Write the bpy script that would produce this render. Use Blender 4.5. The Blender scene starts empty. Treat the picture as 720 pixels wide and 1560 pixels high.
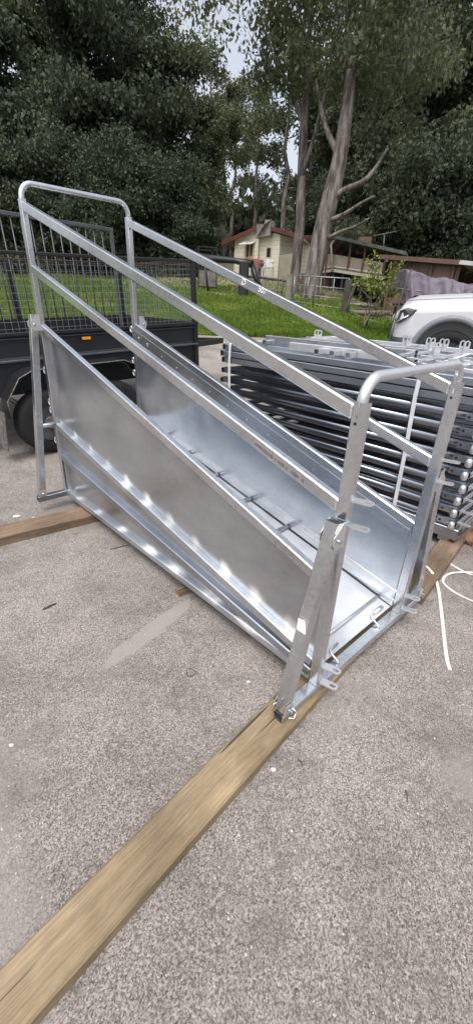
import bpy, bmesh, math, random
import numpy as np
from mathutils import Vector, Matrix
random.seed(7); RS=np.random.RandomState(11)
S=bpy.context.scene; COL=S.collection
R=math.radians
# ------------------------------------------------------------------ camera
F,PI_,RO,H=640.0,26.69,2.51,1.6
cd=bpy.data.cameras.new('camera'); co=bpy.data.objects.new('camera',cd); COL.objects.link(co)
cd.sensor_fit='HORIZONTAL'; cd.sensor_width=36; cd.lens=F/720*36; cd.clip_start=.05; cd.clip_end=1500
co.matrix_world=Matrix.Translation((0,0,H))@Matrix.Rotation(R(90-PI_),4,'X')@Matrix.Rotation(R(RO),4,'Z')
S.camera=co
def ray(u,v):
    c,s=math.cos(R(RO)),math.sin(R(RO)); p=R(PI_)
    xr,yr=u-360,780-v; x=xr*c-yr*s; y=xr*s+yr*c
    return Vector((x/F, math.cos(p)+y/F*math.sin(p), -math.sin(p)+y/F*math.cos(p)))
def PT(u,v,Y):                       # world point seen at (u,v) at forward distance Y
    r=ray(u,v); return Vector((0,0,H))+r*(Y/r.y)
def ss(a,b,x):
    t=np.clip((x-a)/(b-a),0,1); return t*t*(3-2*t)
def ground(x,y):
    x=np.asarray(x,float); y=np.asarray(y,float)
    t=y-4.0; k=.11-.035*ss(.18,.30,x/np.maximum(y,1.))
    z=k*(np.sqrt(t*t+.36)+t)/2
    z=z+.215*np.exp(-((x-3.6)**2+(y-7.6)**2)/6.5)*ss(3.6,5.6,y)
    z=z+np.maximum(y-60,0)*-.02
    return z
def gz(x,y): return float(ground(x,y))
# ------------------------------------------------------------------ materials
def newmat(n):
    m=bpy.data.materials.new(n); m.use_nodes=True; nt=m.node_tree
    return m,nt,nt.nodes['Principled BSDF']
def N(nt,t,**k):
    n=nt.nodes.new(t)
    for a,b in k.items():
        if a.startswith('i_'): n.inputs[a[2:].replace('_',' ')].default_value=b
        else: setattr(n,a,b)
    return n
def ramp(nt,fac,stops):
    r=nt.nodes.new('ShaderNodeValToRGB'); e=r.color_ramp.elements
    while len(e)<len(stops): e.new(.5)
    for i,(p,c) in enumerate(stops):
        e[i].position=p; e[i].color=(*c,1) if len(c)==3 else c
    nt.links.new(fac,r.inputs[0]); return r
def mixc(nt,f,a,b,mode='MIX'):
    m=nt.nodes.new('ShaderNodeMix'); m.data_type='RGBA'; m.blend_type=mode
    for s,v in ((m.inputs[0],f),(m.inputs[6],a),(m.inputs[7],b)):
        if isinstance(v,(int,float)): s.default_value=v
        elif isinstance(v,tuple): s.default_value=(*v,1)
        else: nt.links.new(v,s)
    return m.outputs[2]
def math_(nt,op,a,b=None,c=None):
    m=nt.nodes.new('ShaderNodeMath'); m.operation=op
    for i,v in enumerate((a,b,c)):
        if v is None: continue
        if isinstance(v,(int,float)): m.inputs[i].default_value=v
        else: nt.links.new(v,m.inputs[i])
    return m.outputs[0]
def coords(nt,kind='Object',scale=(1,1,1)):
    tc=nt.nodes.new('ShaderNodeTexCoord'); mp=nt.nodes.new('ShaderNodeMapping'); mp.inputs['Scale'].default_value=scale
    nt.links.new(tc.outputs[kind],mp.inputs[0]); return mp.outputs[0]
def noise(nt,vec,scale,detail=4,rough=.55,out='Fac'):
    n=nt.nodes.new('ShaderNodeTexNoise'); n.inputs['Scale'].default_value=scale
    n.inputs['Detail'].default_value=detail; n.inputs['Roughness'].default_value=rough
    nt.links.new(vec,n.inputs['Vector']); return n.outputs[out]
def bump(nt,b,h,strength=.3,dist=.01,prev=None):
    n=nt.nodes.new('ShaderNodeBump'); n.inputs['Strength'].default_value=strength; n.inputs['Distance'].default_value=dist
    nt.links.new(h,n.inputs['Height'])
    if prev is not None: nt.links.new(prev,n.inputs['Normal'])
    if b is not None: nt.links.new(n.outputs[0],b.inputs['Normal'])
    return n.outputs[0]
def simple(n,col,rough=.6,metal=0,var=.25,sc=6,bs=.15,bd=.004,bsc=None,spec=None,stretch=(1,1,1)):
    m,nt,b=newmat(n); v=coords(nt,'Object',stretch); f=noise(nt,v,sc,5)
    lo=tuple(c*(1-var) for c in col); hi=tuple(min(1,c*(1+var)) for c in col)
    r=ramp(nt,f,[(.3,lo),(.7,hi)]); nt.links.new(r.outputs[0],b.inputs['Base Color'])
    b.inputs['Roughness'].default_value=rough; b.inputs['Metallic'].default_value=metal
    if spec is not None: b.inputs['Specular IOR Level'].default_value=spec
    if bs: bump(nt,b,noise(nt,v,bsc or sc*6,4),bs,bd)
    return m
def galv(n,col=(.62,.64,.67),rough=.38,metal=.85,wave=0,wsc=2.5,spangle=.07,sc=22,bloom=.3):
    m,nt,b=newmat(n); v=coords(nt)
    vo=N(nt,'ShaderNodeTexVoronoi'); vo.inputs['Scale'].default_value=sc*3; nt.links.new(v,vo.inputs['Vector'])
    n1=noise(nt,v,2.2,3,.5); n2=noise(nt,v,5,3,.5)
    lo=tuple(c*.82 for c in col); hi=tuple(min(.95,c*1.10) for c in col)
    r=ramp(nt,n1,[(.3,lo),(.52,col),(.75,hi)])
    bw=N(nt,'ShaderNodeRGBToBW'); nt.links.new(vo.outputs['Color'],bw.inputs[0])
    c2=mixc(nt,spangle,r.outputs[0],ramp(nt,bw.outputs[0],[(.2,(.35,.35,.35)),(.8,(.65,.65,.65))]).outputs[0],'OVERLAY')
    # dull white zinc bloom and faint grime
    # faint dulling streaks and handling grime
    gr=ramp(nt,noise(nt,coords(nt,'Object',(6,1.5,6)),2.0,5,.7),[(.35,(.42,.42,.42)),(.65,(.57,.57,.57))])
    c3=mixc(nt,.35,c2,gr.outputs[0],'OVERLAY')
    nt.links.new(c3,b.inputs['Base Color'])
    b.inputs['Metallic'].default_value=metal
    b.inputs['Roughness'].default_value=rough
    nb=bump(nt,None,noise(nt,v,11,2),.04,.004)
    if wave:
        bump(nt,b,noise(nt,v,wsc,1,.4),wave,.05,nb)
    else: nt.links.new(nb,b.inputs['Normal'])
    return m,nt,b,c3
M={}
M['galv'],_,_,_=galv('galvanised_tube',(.63,.65,.68),.22,.95,spangle=.35,bloom=.15)
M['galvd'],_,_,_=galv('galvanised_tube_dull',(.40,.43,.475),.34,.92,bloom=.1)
M['galvw'],_,_,_=galv('galvanised_bright',(.66,.67,.69),.34,.80)
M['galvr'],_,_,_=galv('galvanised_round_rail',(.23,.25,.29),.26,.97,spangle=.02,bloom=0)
M['floor'],_,_,_=galv('galvanised_floor',(.62,.635,.66),.36,.78,.12,5,bloom=.15)
M['inner'],_,_,_=galv('galvanised_inner_sheet',(.55,.595,.64),.24,.94,.45,2.6,.14,bloom=.12)
def weld_patched(name,col,rough,wave,wsc):
    # soft zinc-spray patches where the rails are welded to the sheet (ramp's own frame: Y along, Z up)
    m,nt,b,c=galv(name,col,rough,.88,wave,wsc,.12,bloom=.08)
    tc=N(nt,'ShaderNodeTexCoord'); sp=N(nt,'ShaderNodeSeparateXYZ'); nt.links.new(tc.outputs['Object'],sp.inputs[0])
    y,z=sp.outputs[1],sp.outputs[2]; tot=None; nn=noise(nt,tc.outputs['Object'],6,4,.6); n3=noise(nt,tc.outputs['Object'],1.7,1)
    for (step,off,z0,k,rad,sy) in ((.235,.1675,.258,.184,.085,.62),(.32,.05,.150,.0,.045,.08)):
        fr=math_(nt,'MODULO',math_(nt,'ADD',y,off),step); dy=math_(nt,'SUBTRACT',fr,step/2)
        dz=math_(nt,'SUBTRACT',z,math_(nt,'MULTIPLY_ADD',y,k,z0))
        d=math_(nt,'SQRT',math_(nt,'ADD',math_(nt,'MULTIPLY',math_(nt,'MULTIPLY',dy,dy),sy),math_(nt,'MULTIPLY',dz,dz)))
        d=math_(nt,'ADD',d,math_(nt,'MULTIPLY',math_(nt,'SUBTRACT',nn,.5),.05))
        d=math_(nt,'ADD',d,math_(nt,'ADD',math_(nt,'MULTIPLY',math_(nt,'SUBTRACT',n3,.5),.05),math_(nt,'MULTIPLY',math_(nt,'SUBTRACT',y,1.0),.012)))
        mr=N(nt,'ShaderNodeMapRange'); mr.interpolation_type='SMOOTHSTEP'
        nt.links.new(d,mr.inputs[0]); mr.inputs[1].default_value=rad*.72; mr.inputs[2].default_value=.005; mr.inputs[3].default_value=0; mr.inputs[4].default_value=1
        tot=mr.outputs[0] if tot is None else math_(nt,'MAXIMUM',tot,mr.outputs[0])
    pr=ramp(nt,noise(nt,coords(nt,'Object',(0,1,0)),2.9,2),[(.36,(.25,.25,.25)),(.56,(1,1,1))]); tot=math_(nt,'MULTIPLY',tot,pr.outputs[0])
    wy=N(nt,'ShaderNodeMapRange'); nt.links.new(y,wy.inputs[0]); wy.inputs[1].default_value=1.35; wy.inputs[2].default_value=.7; wy.inputs[3].default_value=0; wy.inputs[4].default_value=1
    ringf=ramp(nt,tot,[(.05,(1,1,1)),(.55,(0,0,0))])
    tan=mixc(nt,math_(nt,'MULTIPLY',wy.outputs[0],ringf.outputs[0]),(.90,.90,.89),(.66,.56,.36))
    rr=ramp(nt,noise(nt,coords(nt,'Object',(1,7,2.5)),1.9,2),[(.69,(0,0,0)),(.76,(1,1,1))])
    c2=mixc(nt,math_(nt,'MULTIPLY',rr.outputs[0],.35),c,(.42,.31,.24))
    c3=mixc(nt,math_(nt,'MULTIPLY',tot,.68),c2,tan); nt.links.new(c3,b.inputs['Base Color'])
    nt.links.new(math_(nt,'MULTIPLY_ADD',tot,-.62,.88),b.inputs['Metallic'])
    return m
M['sheet']=weld_patched('galvanised_side_sheet',(.46,.485,.51),.25,.16,1.3)
M['galvp']=weld_patched('galvanised_rail_sprayed',(.50,.525,.565),.34,0,1)
M['black']=simple('black_paint',(.008,.008,.009),.45,0,.3,8,.1)
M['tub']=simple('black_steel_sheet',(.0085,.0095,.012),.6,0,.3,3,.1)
M['dkgrey']=simple('dark_grey_steel',(.075,.08,.09),.5,.3,.25,8)
M['rubber']=simple('rubber',(.009,.009,.010),.9,0,.3,20,.3)
M['chain']=simple('worn_bright_edge',(.16,.155,.15),.6,.5,.6,30)
M['mesh']=simple('galvanised_wire',(.26,.27,.28),.5,.7,.2,10,0)
M['amber']=simple('amber_plastic',(.75,.26,.02),.25,0,.1,10,0)
M['strapw']=simple('woven_strap',(.62,.58,.53),.6,0,.15,14,.2,.001)
M['plastic_band']=simple('plastic_band',(.55,.56,.58),.45,0,.1,10,0)
M['dark']=simple('dark_void',(.012,.012,.012),.9,0,.1,5,0)
M['lens']=simple('amber_glass',(.6,.6,.62),.1,0,.1,5,0)
def wood(n,a,b_,sc=(1.6,17,17),rough=.75):
    m,nt,b=newmat(n); v=coords(nt,'Object',sc)
    n1=noise(nt,v,1.5,7,.7); n2=noise(nt,coords(nt),3.2,4); n3=noise(nt,coords(nt,'Object',(4,60,60)),2.2,4,.7)
    r=ramp(nt,n1,[(.22,a),(.5,tuple((x+y)/2 for x,y in zip(a,b_))),(.80,b_)])
    c=mixc(nt,.55,r.outputs[0],ramp(nt,n3,[(.34,(.27,.27,.27)),(.66,(.73,.73,.73))]).outputs[0],'OVERLAY')
    st=ramp(nt,n2,[(.40,(1,1,1)),(.66,(.52,.50,.46))])
    c=mixc(nt,.75,c,st.outputs[0],'MULTIPLY')
    ck=ramp(nt,noise(nt,coords(nt,'Object',(1.3,26,26)),1.1,2),[(.285,(0,0,0)),(.31,(1,1,1))])
    c=mixc(nt,.8,c,ck.outputs[0],'MULTIPLY')
    nt.links.new(c,b.inputs['Base Color']); b.inputs['Roughness'].default_value=rough
    n_=bump(nt,None,n3,.35,.003); bump(nt,b,ck.outputs[0],.5,.004,n_); return m
M['timber']=wood('sleeper_timber',(.165,.122,.070),(.315,.240,.145))
M['timber2']=wood('sleeper_timber_reddish',(.10,.07,.047),(.25,.175,.115))
M['oldwood']=wood('weathered_wood',(.12,.11,.10),(.28,.26,.23))
M['oldpale']=wood('silvered_boards',(.22,.21,.20),(.36,.35,.33))
M['darkwood']=wood('dark_post_wood',(.03,.028,.025),(.09,.08,.07))
def asphalt():
    m,nt,b=newmat('bitumen_driveway'); v=coords(nt)
    big=noise(nt,v,.55,4,.6); mid=noise(nt,v,5,5,.6)
    vo=N(nt,'ShaderNodeTexVoronoi'); vo.inputs['Scale'].default_value=230; nt.links.new(v,vo.inputs['Vector'])
    vo2=N(nt,'ShaderNodeTexVoronoi'); vo2.inputs['Scale'].default_value=105; nt.links.new(v,vo2.inputs['Vector'])
    fine=noise(nt,v,190,4,.75); fine2=noise(nt,v,55,4,.7)
    base=ramp(nt,big,[(.30,(.160,.146,.135)),(.48,(.218,.201,.187)),(.7,(.272,.253,.234))])
    c=mixc(nt,.5,base.outputs[0],ramp(nt,mid,[(.3,(.38,.37,.37)),(.7,(.60,.59,.585))]).outputs[0],'OVERLAY')
    bw=N(nt,'ShaderNodeRGBToBW'); nt.links.new(vo.outputs['Color'],bw.inputs[0])
    # smoother worn / filled areas lose the speckle
    film=ramp(nt,noise(nt,coords(nt,'Object',(1,.8,1)),1.0,4,.55),[(.52,(1,1,1)),(.64,(.30,.30,.30))])
    c=mixc(nt,math_(nt,'MULTIPLY',film.outputs[0],.72),c,ramp(nt,bw.outputs[0],[(.15,(.16,.15,.155)),(.5,(.5,.49,.49)),(.85,(.82,.81,.80))]).outputs[0],'OVERLAY')
    c=mixc(nt,math_(nt,'MULTIPLY',film.outputs[0],.72),c,ramp(nt,fine,[(.34,(.07,.07,.075)),(.5,(.5,.5,.5)),(.7,(.80,.79,.78))]).outputs[0],'OVERLAY')
    pit=ramp(nt,noise(nt,v,34,2,.5),[(.27,(1,1,1)),(.31,(0,0,0))])
    c=mixc(nt,math_(nt,'MULTIPLY',pit.outputs[0],.6),c,(.07,.062,.06))
    # old tyre/settling streaks running with the ramp and a sandy film lower left
    st=ramp(nt,noise(nt,coords(nt,'Object',(1.1,1.1,1)),.9,5,.7),[(.485,(0,0,0)),(.50,(1,1,1)),(.515,(0,0,0))])
    c=mixc(nt,math_(nt,'MULTIPLY',st.outputs[0],.35),c,(.10,.09,.085))
    dust=ramp(nt,noise(nt,coords(nt,'Object',(1.0,.8,1)),1.0,4,.55),[(.53,(0,0,0)),(.68,(1,1,1))])
    c=mixc(nt,math_(nt,'MULTIPLY',dust.outputs[0],.45),c,(.255,.232,.205))
    damp=ramp(nt,noise(nt,coords(nt,'Object',(.7,1.3,1)),2.1,5,.6),[(.52,(0,0,0)),(.66,(1,1,1))])
    c=mixc(nt,math_(nt,'MULTIPLY',damp.outputs[0],.45),c,(.085,.076,.072))
    # the hardened cement smear beside the ramp
    sp=N(nt,'ShaderNodeSeparateXYZ'); nt.links.new(v,sp.inputs[0])
    dx=math_(nt,'SUBTRACT',sp.outputs[0],-.43); dy=math_(nt,'SUBTRACT',sp.outputs[1],1.71)
    ca,sa=math.cos(R(56)),math.sin(R(56))
    al=math_(nt,'ADD',math_(nt,'MULTIPLY',dx,ca),math_(nt,'MULTIPLY',dy,sa)); ac=math_(nt,'SUBTRACT',math_(nt,'MULTIPLY',dy,ca),math_(nt,'MULTIPLY',dx,sa))
    e=math_(nt,'ADD',math_(nt,'POWER',math_(nt,'ABSOLUTE',math_(nt,'DIVIDE',al,.33)),4.0),math_(nt,'POWER',math_(nt,'ABSOLUTE',math_(nt,'DIVIDE',ac,.055)),2.0))
    e=math_(nt,'ADD',e,math_(nt,'MULTIPLY',math_(nt,'SUBTRACT',noise(nt,v,14,5,.7),.5),2.2))
    sm=ramp(nt,e,[(.55,(1,1,1)),(.95,(0,0,0))])
    c=mixc(nt,math_(nt,'MULTIPLY',sm.outputs[0],.8),c,(.24,.226,.208))
    fine=math_(nt,'MULTIPLY',fine,math_(nt,'SUBTRACT',1,math_(nt,'MULTIPLY',sm.outputs[0],.85)))
    nt.links.new(c,b.inputs['Base Color']); b.inputs['Roughness'].default_value=.9
    b.inputs['Specular IOR Level'].default_value=.25
    inv=math_(nt,'SUBTRACT',1,vo2.outputs['Distance'])
    n1=bump(nt,None,inv,.45,.004); n2=bump(nt,None,fine,.6,.004,n1); bump(nt,b,fine2,.4,.006,n2)
    return m
M['asphalt']=asphalt()
def lawn_mat():
    m,nt,b=newmat('lawn'); v=coords(nt); f=noise(nt,v,.7,5,.6); f2=noise(nt,v,9,4,.7)
    r=ramp(nt,f,[(.32,(.075,.125,.026)),(.55,(.110,.170,.034)),(.78,(.19,.20,.08))])
    c=mixc(nt,.7,r.outputs[0],ramp(nt,f2,[(.3,(.25,.25,.25)),(.7,(.75,.75,.75))]).outputs[0],'OVERLAY')
    # worn brown earth near the house
    sp=N(nt,'ShaderNodeSeparateXYZ'); nt.links.new(v,sp.inputs[0])
    yy=math_(nt,'ADD',math_(nt,'MULTIPLY_ADD',sp.outputs[0],.55,sp.outputs[1]),math_(nt,'MULTIPLY',f,5))
    e=ramp(nt,math_(nt,'MULTIPLY',yy,.02),[(.36,(0,0,0)),(.44,(1,1,1))])
    c=mixc(nt,math_(nt,'MULTIPLY',e.outputs[0],.75),c,(.20,.165,.115))
    nt.links.new(c,b.inputs['Base Color']); b.inputs['Roughness'].default_value=.9; bump(nt,b,f2,.8,.05); return m
M['lawn']=lawn_mat()
def leafmat(n,a,b_,c_,sc=.8):
    m,nt,b=newmat(n); g=N(nt,'ShaderNodeNewGeometry'); f=noise(nt,g.outputs['Position'],sc,3); f2=noise(nt,g.outputs['Position'],9,2)
    oi=N(nt,'ShaderNodeObjectInfo'); 
    r=ramp(nt,f,[(.3,a),(.55,b_),(.75,c_)])
    c=mixc(nt,.5,r.outputs[0],ramp(nt,f2,[(.3,(.2,.2,.2)),(.7,(.8,.8,.8))]).outputs[0],'OVERLAY')
    tv=ramp(nt,oi.outputs['Random'],[(0,(.80,.86,.80)),(.35,(1.0,1.0,.92)),(.7,(1.12,1.06,.82)),(1,(.90,1.0,1.0))])
    c=mixc(nt,1.0,c,tv.outputs[0],'MULTIPLY')
    nt.links.new(c,b.inputs['Base Color']); b.inputs['Roughness'].default_value=.6; b.inputs['Specular IOR Level'].default_value=.25
    tr=N(nt,'ShaderNodeBsdfTranslucent'); nt.links.new(c,tr.inputs[0]); mx=N(nt,'ShaderNodeMixShader'); mx.inputs[0].default_value=.35
    nt.links.new(b.outputs[0],mx.inputs[1]); nt.links.new(tr.outputs[0],mx.inputs[2]); nt.links.new(mx.outputs[0],nt.nodes['Material Output'].inputs[0])
    return m
M['leaf_gum']=leafmat('gum_leaves',(.060,.075,.045),(.105,.128,.078),(.165,.185,.115))
M['leaf_dark']=leafmat('dark_leaves',(.036,.050,.034),(.064,.084,.054),(.115,.13,.082))
M['leaf_grey']=leafmat('grey_green_leaves',(.055,.070,.056),(.095,.115,.093),(.15,.17,.14))
M['leaf_bright']=leafmat('bright_leaves',(.10,.13,.03),(.16,.20,.05),(.26,.28,.09),3)
M['grass']=leafmat('grass_blades',(.075,.130,.022),(.115,.185,.032),(.19,.24,.065),.6)
def bark():
    m,nt,b=newmat('gum_bark'); v=coords(nt,'Object',(3,3,.55)); f=noise(nt,v,1.6,6,.65); f2=noise(nt,coords(nt,'Object',(9,9,1.2)),2,4)
    r=ramp(nt,f,[(.40,(.045,.037,.033)),(.52,(.135,.115,.105)),(.68,(.26,.235,.215))])
    nt.links.new(mixc(nt,.4,r.outputs[0],f2,'OVERLAY'),b.inputs['Base Color']); b.inputs['Roughness'].default_value=.85; bump(nt,b,f2,.6,.04); return m
M['bark']=bark()
M['bark_dk']=simple('dark_bark',(.075,.065,.058),.9,0,.4,3,.5,.03)
def boards():
    m,nt,b=newmat('cream_weatherboard'); v=coords(nt)
    sp=N(nt,'ShaderNodeSeparateXYZ'); nt.links.new(v,sp.inputs[0])
    fr=math_(nt,'FRACT',math_(nt,'MULTIPLY',sp.outputs[2],4.2))
    r=ramp(nt,fr,[(0,(.22,.20,.14)),(.07,(.76,.72,.58)),(1,(.84,.80,.67))])
    f=noise(nt,v,2,4); c=mixc(nt,.2,r.outputs[0],f,'OVERLAY')
    nt.links.new(c,b.inputs['Base Color']); b.inputs['Roughness'].default_value=.7; bump(nt,b,fr,.6,.03); return m
M['boards']=boards()
M['cream']=simple('cream_paint',(.62,.58,.46),.6,0,.12,3,0)
M['red']=simple('red_brown_trim',(.14,.055,.048),.5,0,.2,4,0)
M['brownred']=simple('rust_brown_sheet',(.105,.062,.048),.65,.1,.2,2,.2,.01)
def corr(n,col,axis=0,fq=16,rough=.55):
    m,nt,b=newmat(n); v=coords(nt); sp=N(nt,'ShaderNodeSeparateXYZ'); nt.links.new(v,sp.inputs[0])
    s=math_(nt,'SINE',math_(nt,'MULTIPLY',sp.outputs[axis],fq)); f=noise(nt,v,1.5,4)
    r=ramp(nt,f,[(.3,tuple(c*.75 for c in col)),(.7,tuple(c*1.2 for c in col))])
    nt.links.new(r.outputs[0],b.inputs['Base Color']); b.inputs['Roughness'].default_value=rough; bump(nt,b,s,.8,.02); return m
M['roofg']=corr('green_grey_roofing',(.10,.115,.10)); M['roofr']=corr('red_brown_roofing',(.17,.085,.07))
M['roofs']=corr('pale_roofing',(.45,.44,.43)); M['shedw']=corr('brown_shed_cladding',(.115,.068,.052))
M['tarp']=simple('purple_grey_tarp',(.10,.083,.112),.6,0,.25,3,.4,.02)
M['glass']=simple('dark_glass',(.03,.035,.04),.08,0,.2,2,0)
M['brownw']=simple('brown_curtained_pane',(.17,.105,.06),.35,0,.3,8,0)
M['white']=simple('white_car_paint',(.47,.48,.50),.22,0,.02,2,0)
M['bodyblk']=simple('black_moulding',(.02,.021,.024),.5,0,.2,8,.1)
M['flare']=simple('grey_plastic_flare',(.14,.15,.175),.5,0,.08,8,0)
M['chrome']=simple('chrome',(.6,.6,.62),.15,1,.05,4,0)
M['lamp']=simple('headlamp_lens',(.035,.038,.042),.12,0,.4,14,0)
M['chairr']=simple('red_plastic',(.40,.05,.04),.5,0,.1,4,0); M['chairw']=simple('white_plastic',(.50,.50,.48),.5,0,.05,4,0)
M['drum']=simple('blue_grey_plastic',(.05,.07,.11),.4,0,.2,4,0)
M['brick']=simple('brown_brick',(.20,.13,.095),.85,0,.3,12,.4)
M['blind']=simple('beige_shade_mesh',(.36,.32,.25),.8,0,.15,2,0)
M['stone']=simple('loose_stone',(.34,.32,.30),.85,0,.45,25,.3)
M['whitestone']=simple('white_stone',(.50,.48,.46),.8,0,.1,25,.2)
M['card']=simple('brown_cardboard',(.36,.205,.125),.7,0,.3,9,.3)
M['paper']=simple('chalk_mark',(.80,.79,.76),.9,0,.05,9,0)
M['ink']=simple('faded_black_ink',(.10,.095,.095),.8,0,.1,9,0)
M['cement']=simple('smooth_cement_film',(.30,.285,.265),.9,0,.12,9,.2,.003)
M['shrubwood']=simple('twig_bark',(.12,.10,.08),.9,0,.3,9,0)
M['blueobj']=simple('pale_blue_plastic',(.35,.40,.44),.4,0,.2,4,0)
# ------------------------------------------------------------------ mesh helpers
class MB:
    def __init__(s): s.v=[]; s.f=[]; s.sm=[]
    def add(s,vs,fs,smooth=False):
        o=len(s.v); s.v+= [tuple(v) for v in vs]; s.f+=[tuple(i+o for i in f) for f in fs]; s.sm+=[smooth]*len(fs) if not isinstance(smooth,list) else smooth
        return s
    def box(s,lo,hi):
        (a,b,c),(d,e,f)=lo,hi
        return s.add([(a,b,c),(d,b,c),(d,e,c),(a,e,c),(a,b,f),(d,b,f),(d,e,f),(a,e,f)],[(3,2,1,0),(4,5,6,7),(0,1,5,4),(1,2,6,5),(2,3,7,6),(3,0,4,7)])
    def beam(s,p0,p1,w,h,up=(0,0,1),c=.005,align=(0,0)):
        # chamfered rectangular tube, w along side vector, h along up; align shifts the section in units of half size
        p0,p1=Vector(p0),Vector(p1); d=(p1-p0).normalized(); up=Vector(up); side=d.cross(up).normalized(); u=side.cross(d).normalized()
        w2,h2=w/2,h/2; sec=[(w2-c,h2),(-w2+c,h2),(-w2,h2-c),(-w2,-h2+c),(-w2+c,-h2),(w2-c,-h2),(w2,-h2+c),(w2,h2-c)]
        vs=[]
        for p in (p0,p1):
            for a,b in sec: vs.append(p+side*(a+align[0]*w2)+u*(b+align[1]*h2))
        fs=[(i,(i+1)%8,8+(i+1)%8,8+i) for i in range(8)]+[tuple(range(7,-1,-1)),tuple(range(8,16))]
        return s.add(vs,fs)
    def hollow(s,p0,p1,w,h,up=(0,0,1),t=.0035):
        p0,p1=Vector(p0),Vector(p1); d=(p1-p0).normalized(); up=Vector(up); side=d.cross(up).normalized(); u=side.cross(d).normalized()
        c=.004; vs=[]
        def sec(w2,h2,c): return [(w2-c,h2),(-w2+c,h2),(-w2,h2-c),(-w2,-h2+c),(-w2+c,-h2),(w2-c,-h2),(w2,-h2+c),(w2,h2-c)]
        for p in (p0,p1):
            for a,b in sec(w/2,h/2,c): vs.append(p+side*a+u*b)
        for p in (p0,p1):
            for a,b in sec(w/2-t,h/2-t,c*.5): vs.append(p+side*a+u*b)
        fs=[]
        for i in range(8):
            j=(i+1)%8
            fs+=[(i,j,8+j,8+i),(24+i,24+j,16+j,16+i),(j,i,16+i,16+j),(8+i,8+j,24+j,24+i)]
        return s.add(vs,fs)
    def cyl(s,p0,p1,r,n=12,r1=None,caps=True):
        p0,p1=Vector(p0),Vector(p1); d=(p1-p0).normalized(); a=d.orthogonal().normalized(); b=d.cross(a)
        r1=r if r1 is None else r1; vs=[]
        for p,q in ((p0,r),(p1,r1)):
            for i in range(n): t=2*math.pi*i/n; vs.append(p+a*math.cos(t)*q+b*math.sin(t)*q)
        fs=[(i,(i+1)%n,n+(i+1)%n,n+i) for i in range(n)]; sm=[True]*n
        if caps: fs+=[tuple(range(n-1,-1,-1)),tuple(range(n,2*n))]; sm+=[False]*2
        return s.add(vs,fs,sm)
    def pipe(s,pts,rad,n=10,sx=1.0):
        pts=[Vector(p) for p in pts]; m=len(pts); rs=rad if isinstance(rad,(list,tuple)) else [rad]*m
        vs=[]; a=None
        for i,p in enumerate(pts):
            d=(pts[min(i+1,m-1)]-pts[max(i-1,0)]).normalized()
            a=(d.orthogonal() if a is None else a-d*a.dot(d)).normalized(); b=d.cross(a)
            for k in range(n): t=2*math.pi*k/n; vs.append(p+a*math.cos(t)*rs[i]+b*math.sin(t)*rs[i]*sx)
        fs=[]; sm=[]
        for i in range(m-1):
            for k in range(n): fs.append((i*n+k,i*n+(k+1)%n,(i+1)*n+(k+1)%n,(i+1)*n+k)); sm.append(True)
        fs+=[tuple(range(n-1,-1,-1)),tuple(range((m-1)*n,m*n))]; sm+=[False]*2
        return s.add(vs,fs,sm)
    def oval(s,p0,p1,rx,rz,n=14):
        vs=[]
        for p in (p0,p1):
            for k in range(n): t=2*math.pi*k/n; vs.append((p[0]+rx*math.cos(t),p[1],p[2]+rz*math.sin(t)))
        return s.add(vs,[(i,(i+1)%n,n+(i+1)%n,n+i) for i in range(n)]+[tuple(range(n-1,-1,-1)),tuple(range(n,2*n))],[True]*n+[False]*2)
    def prism(s,poly,vec):
        n=len(poly); vec=Vector(vec); vs=[Vector(p) for p in poly]+[Vector(p)+vec for p in poly]
        return s.add(vs,[tuple(range(n-1,-1,-1)),tuple(range(n,2*n))]+[(i,(i+1)%n,n+(i+1)%n,n+i) for i in range(n)])
    def ring(s,c,ax,bx,ro,ri,L,t,n=10):
        # obround plate with an obround slot: starts at c, runs L along ax; bx is the width direction
        c,ax,bx=Vector(c),Vector(ax).normalized(),Vector(bx).normalized(); nz=ax.cross(bx).normalized()*t
        out=[];inn=[]
        def arc(r,x,a0,a1): return [(x+r*math.cos(a0+(a1-a0)*i/n),r*math.sin(a0+(a1-a0)*i/n)) for i in range(n+1)]
        o2=arc(ro,L-ro,-math.pi/2,math.pi/2)+arc(ro,ro*.6,math.pi/2,3*math.pi/2)
        i2=arc(ri,L-ro+ri*.3,-math.pi/2,math.pi/2)+arc(ri,L-ro-ri*1.3,math.pi/2,3*math.pi/2)
        m=len(o2); vs=[c+ax*x+bx*y for x,y in o2]+[c+ax*x+bx*y for x,y in i2]; vs+= [v+nz for v in vs]
        fs=[]
        for i in range(m):
            j=(i+1)%m
            fs+=[(i,j,m+j,m+i),(2*m+j,2*m+i,3*m+i,3*m+j),(j,i,2*m+i,2*m+j),(m+i,m+j,3*m+j,3*m+i)]
        return s.add(vs,fs)
    def build(s,name,mat,parent=None,**k):
        me=bpy.data.meshes.new(name); me.from_pydata(s.v,[],s.f); me.polygons.foreach_set('use_smooth',s.sm)
        me.materials.append(M[mat] if isinstance(mat,str) else mat)
        bm=bmesh.new(); bm.from_mesh(me); bmesh.ops.recalc_face_normals(bm,faces=bm.faces); bm.to_mesh(me); bm.free(); me.update()
        o=bpy.data.objects.new(name,me); COL.objects.link(o)
        if parent: o.parent=parent
        if k: tag(o,**k)
        return o
def tag(o,label=None,cat=None,group=None,kind=None):
    if label: o['label']=label
    if cat: o['category']=cat
    if group: o['group']=group
    if kind: o['kind']=kind
    return o
def thing(name,loc,rz=0,tilt=None,**k):
    o=bpy.data.objects.new(name,None); COL.objects.link(o); o.location=loc; o.empty_display_size=.1
    if tilt: o.matrix_world=Matrix.Translation(loc)@Matrix.Rotation(rz,4,'Z')@tilt
    else: o.rotation_euler=(0,0,rz)
    return tag(o,**k)
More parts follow.
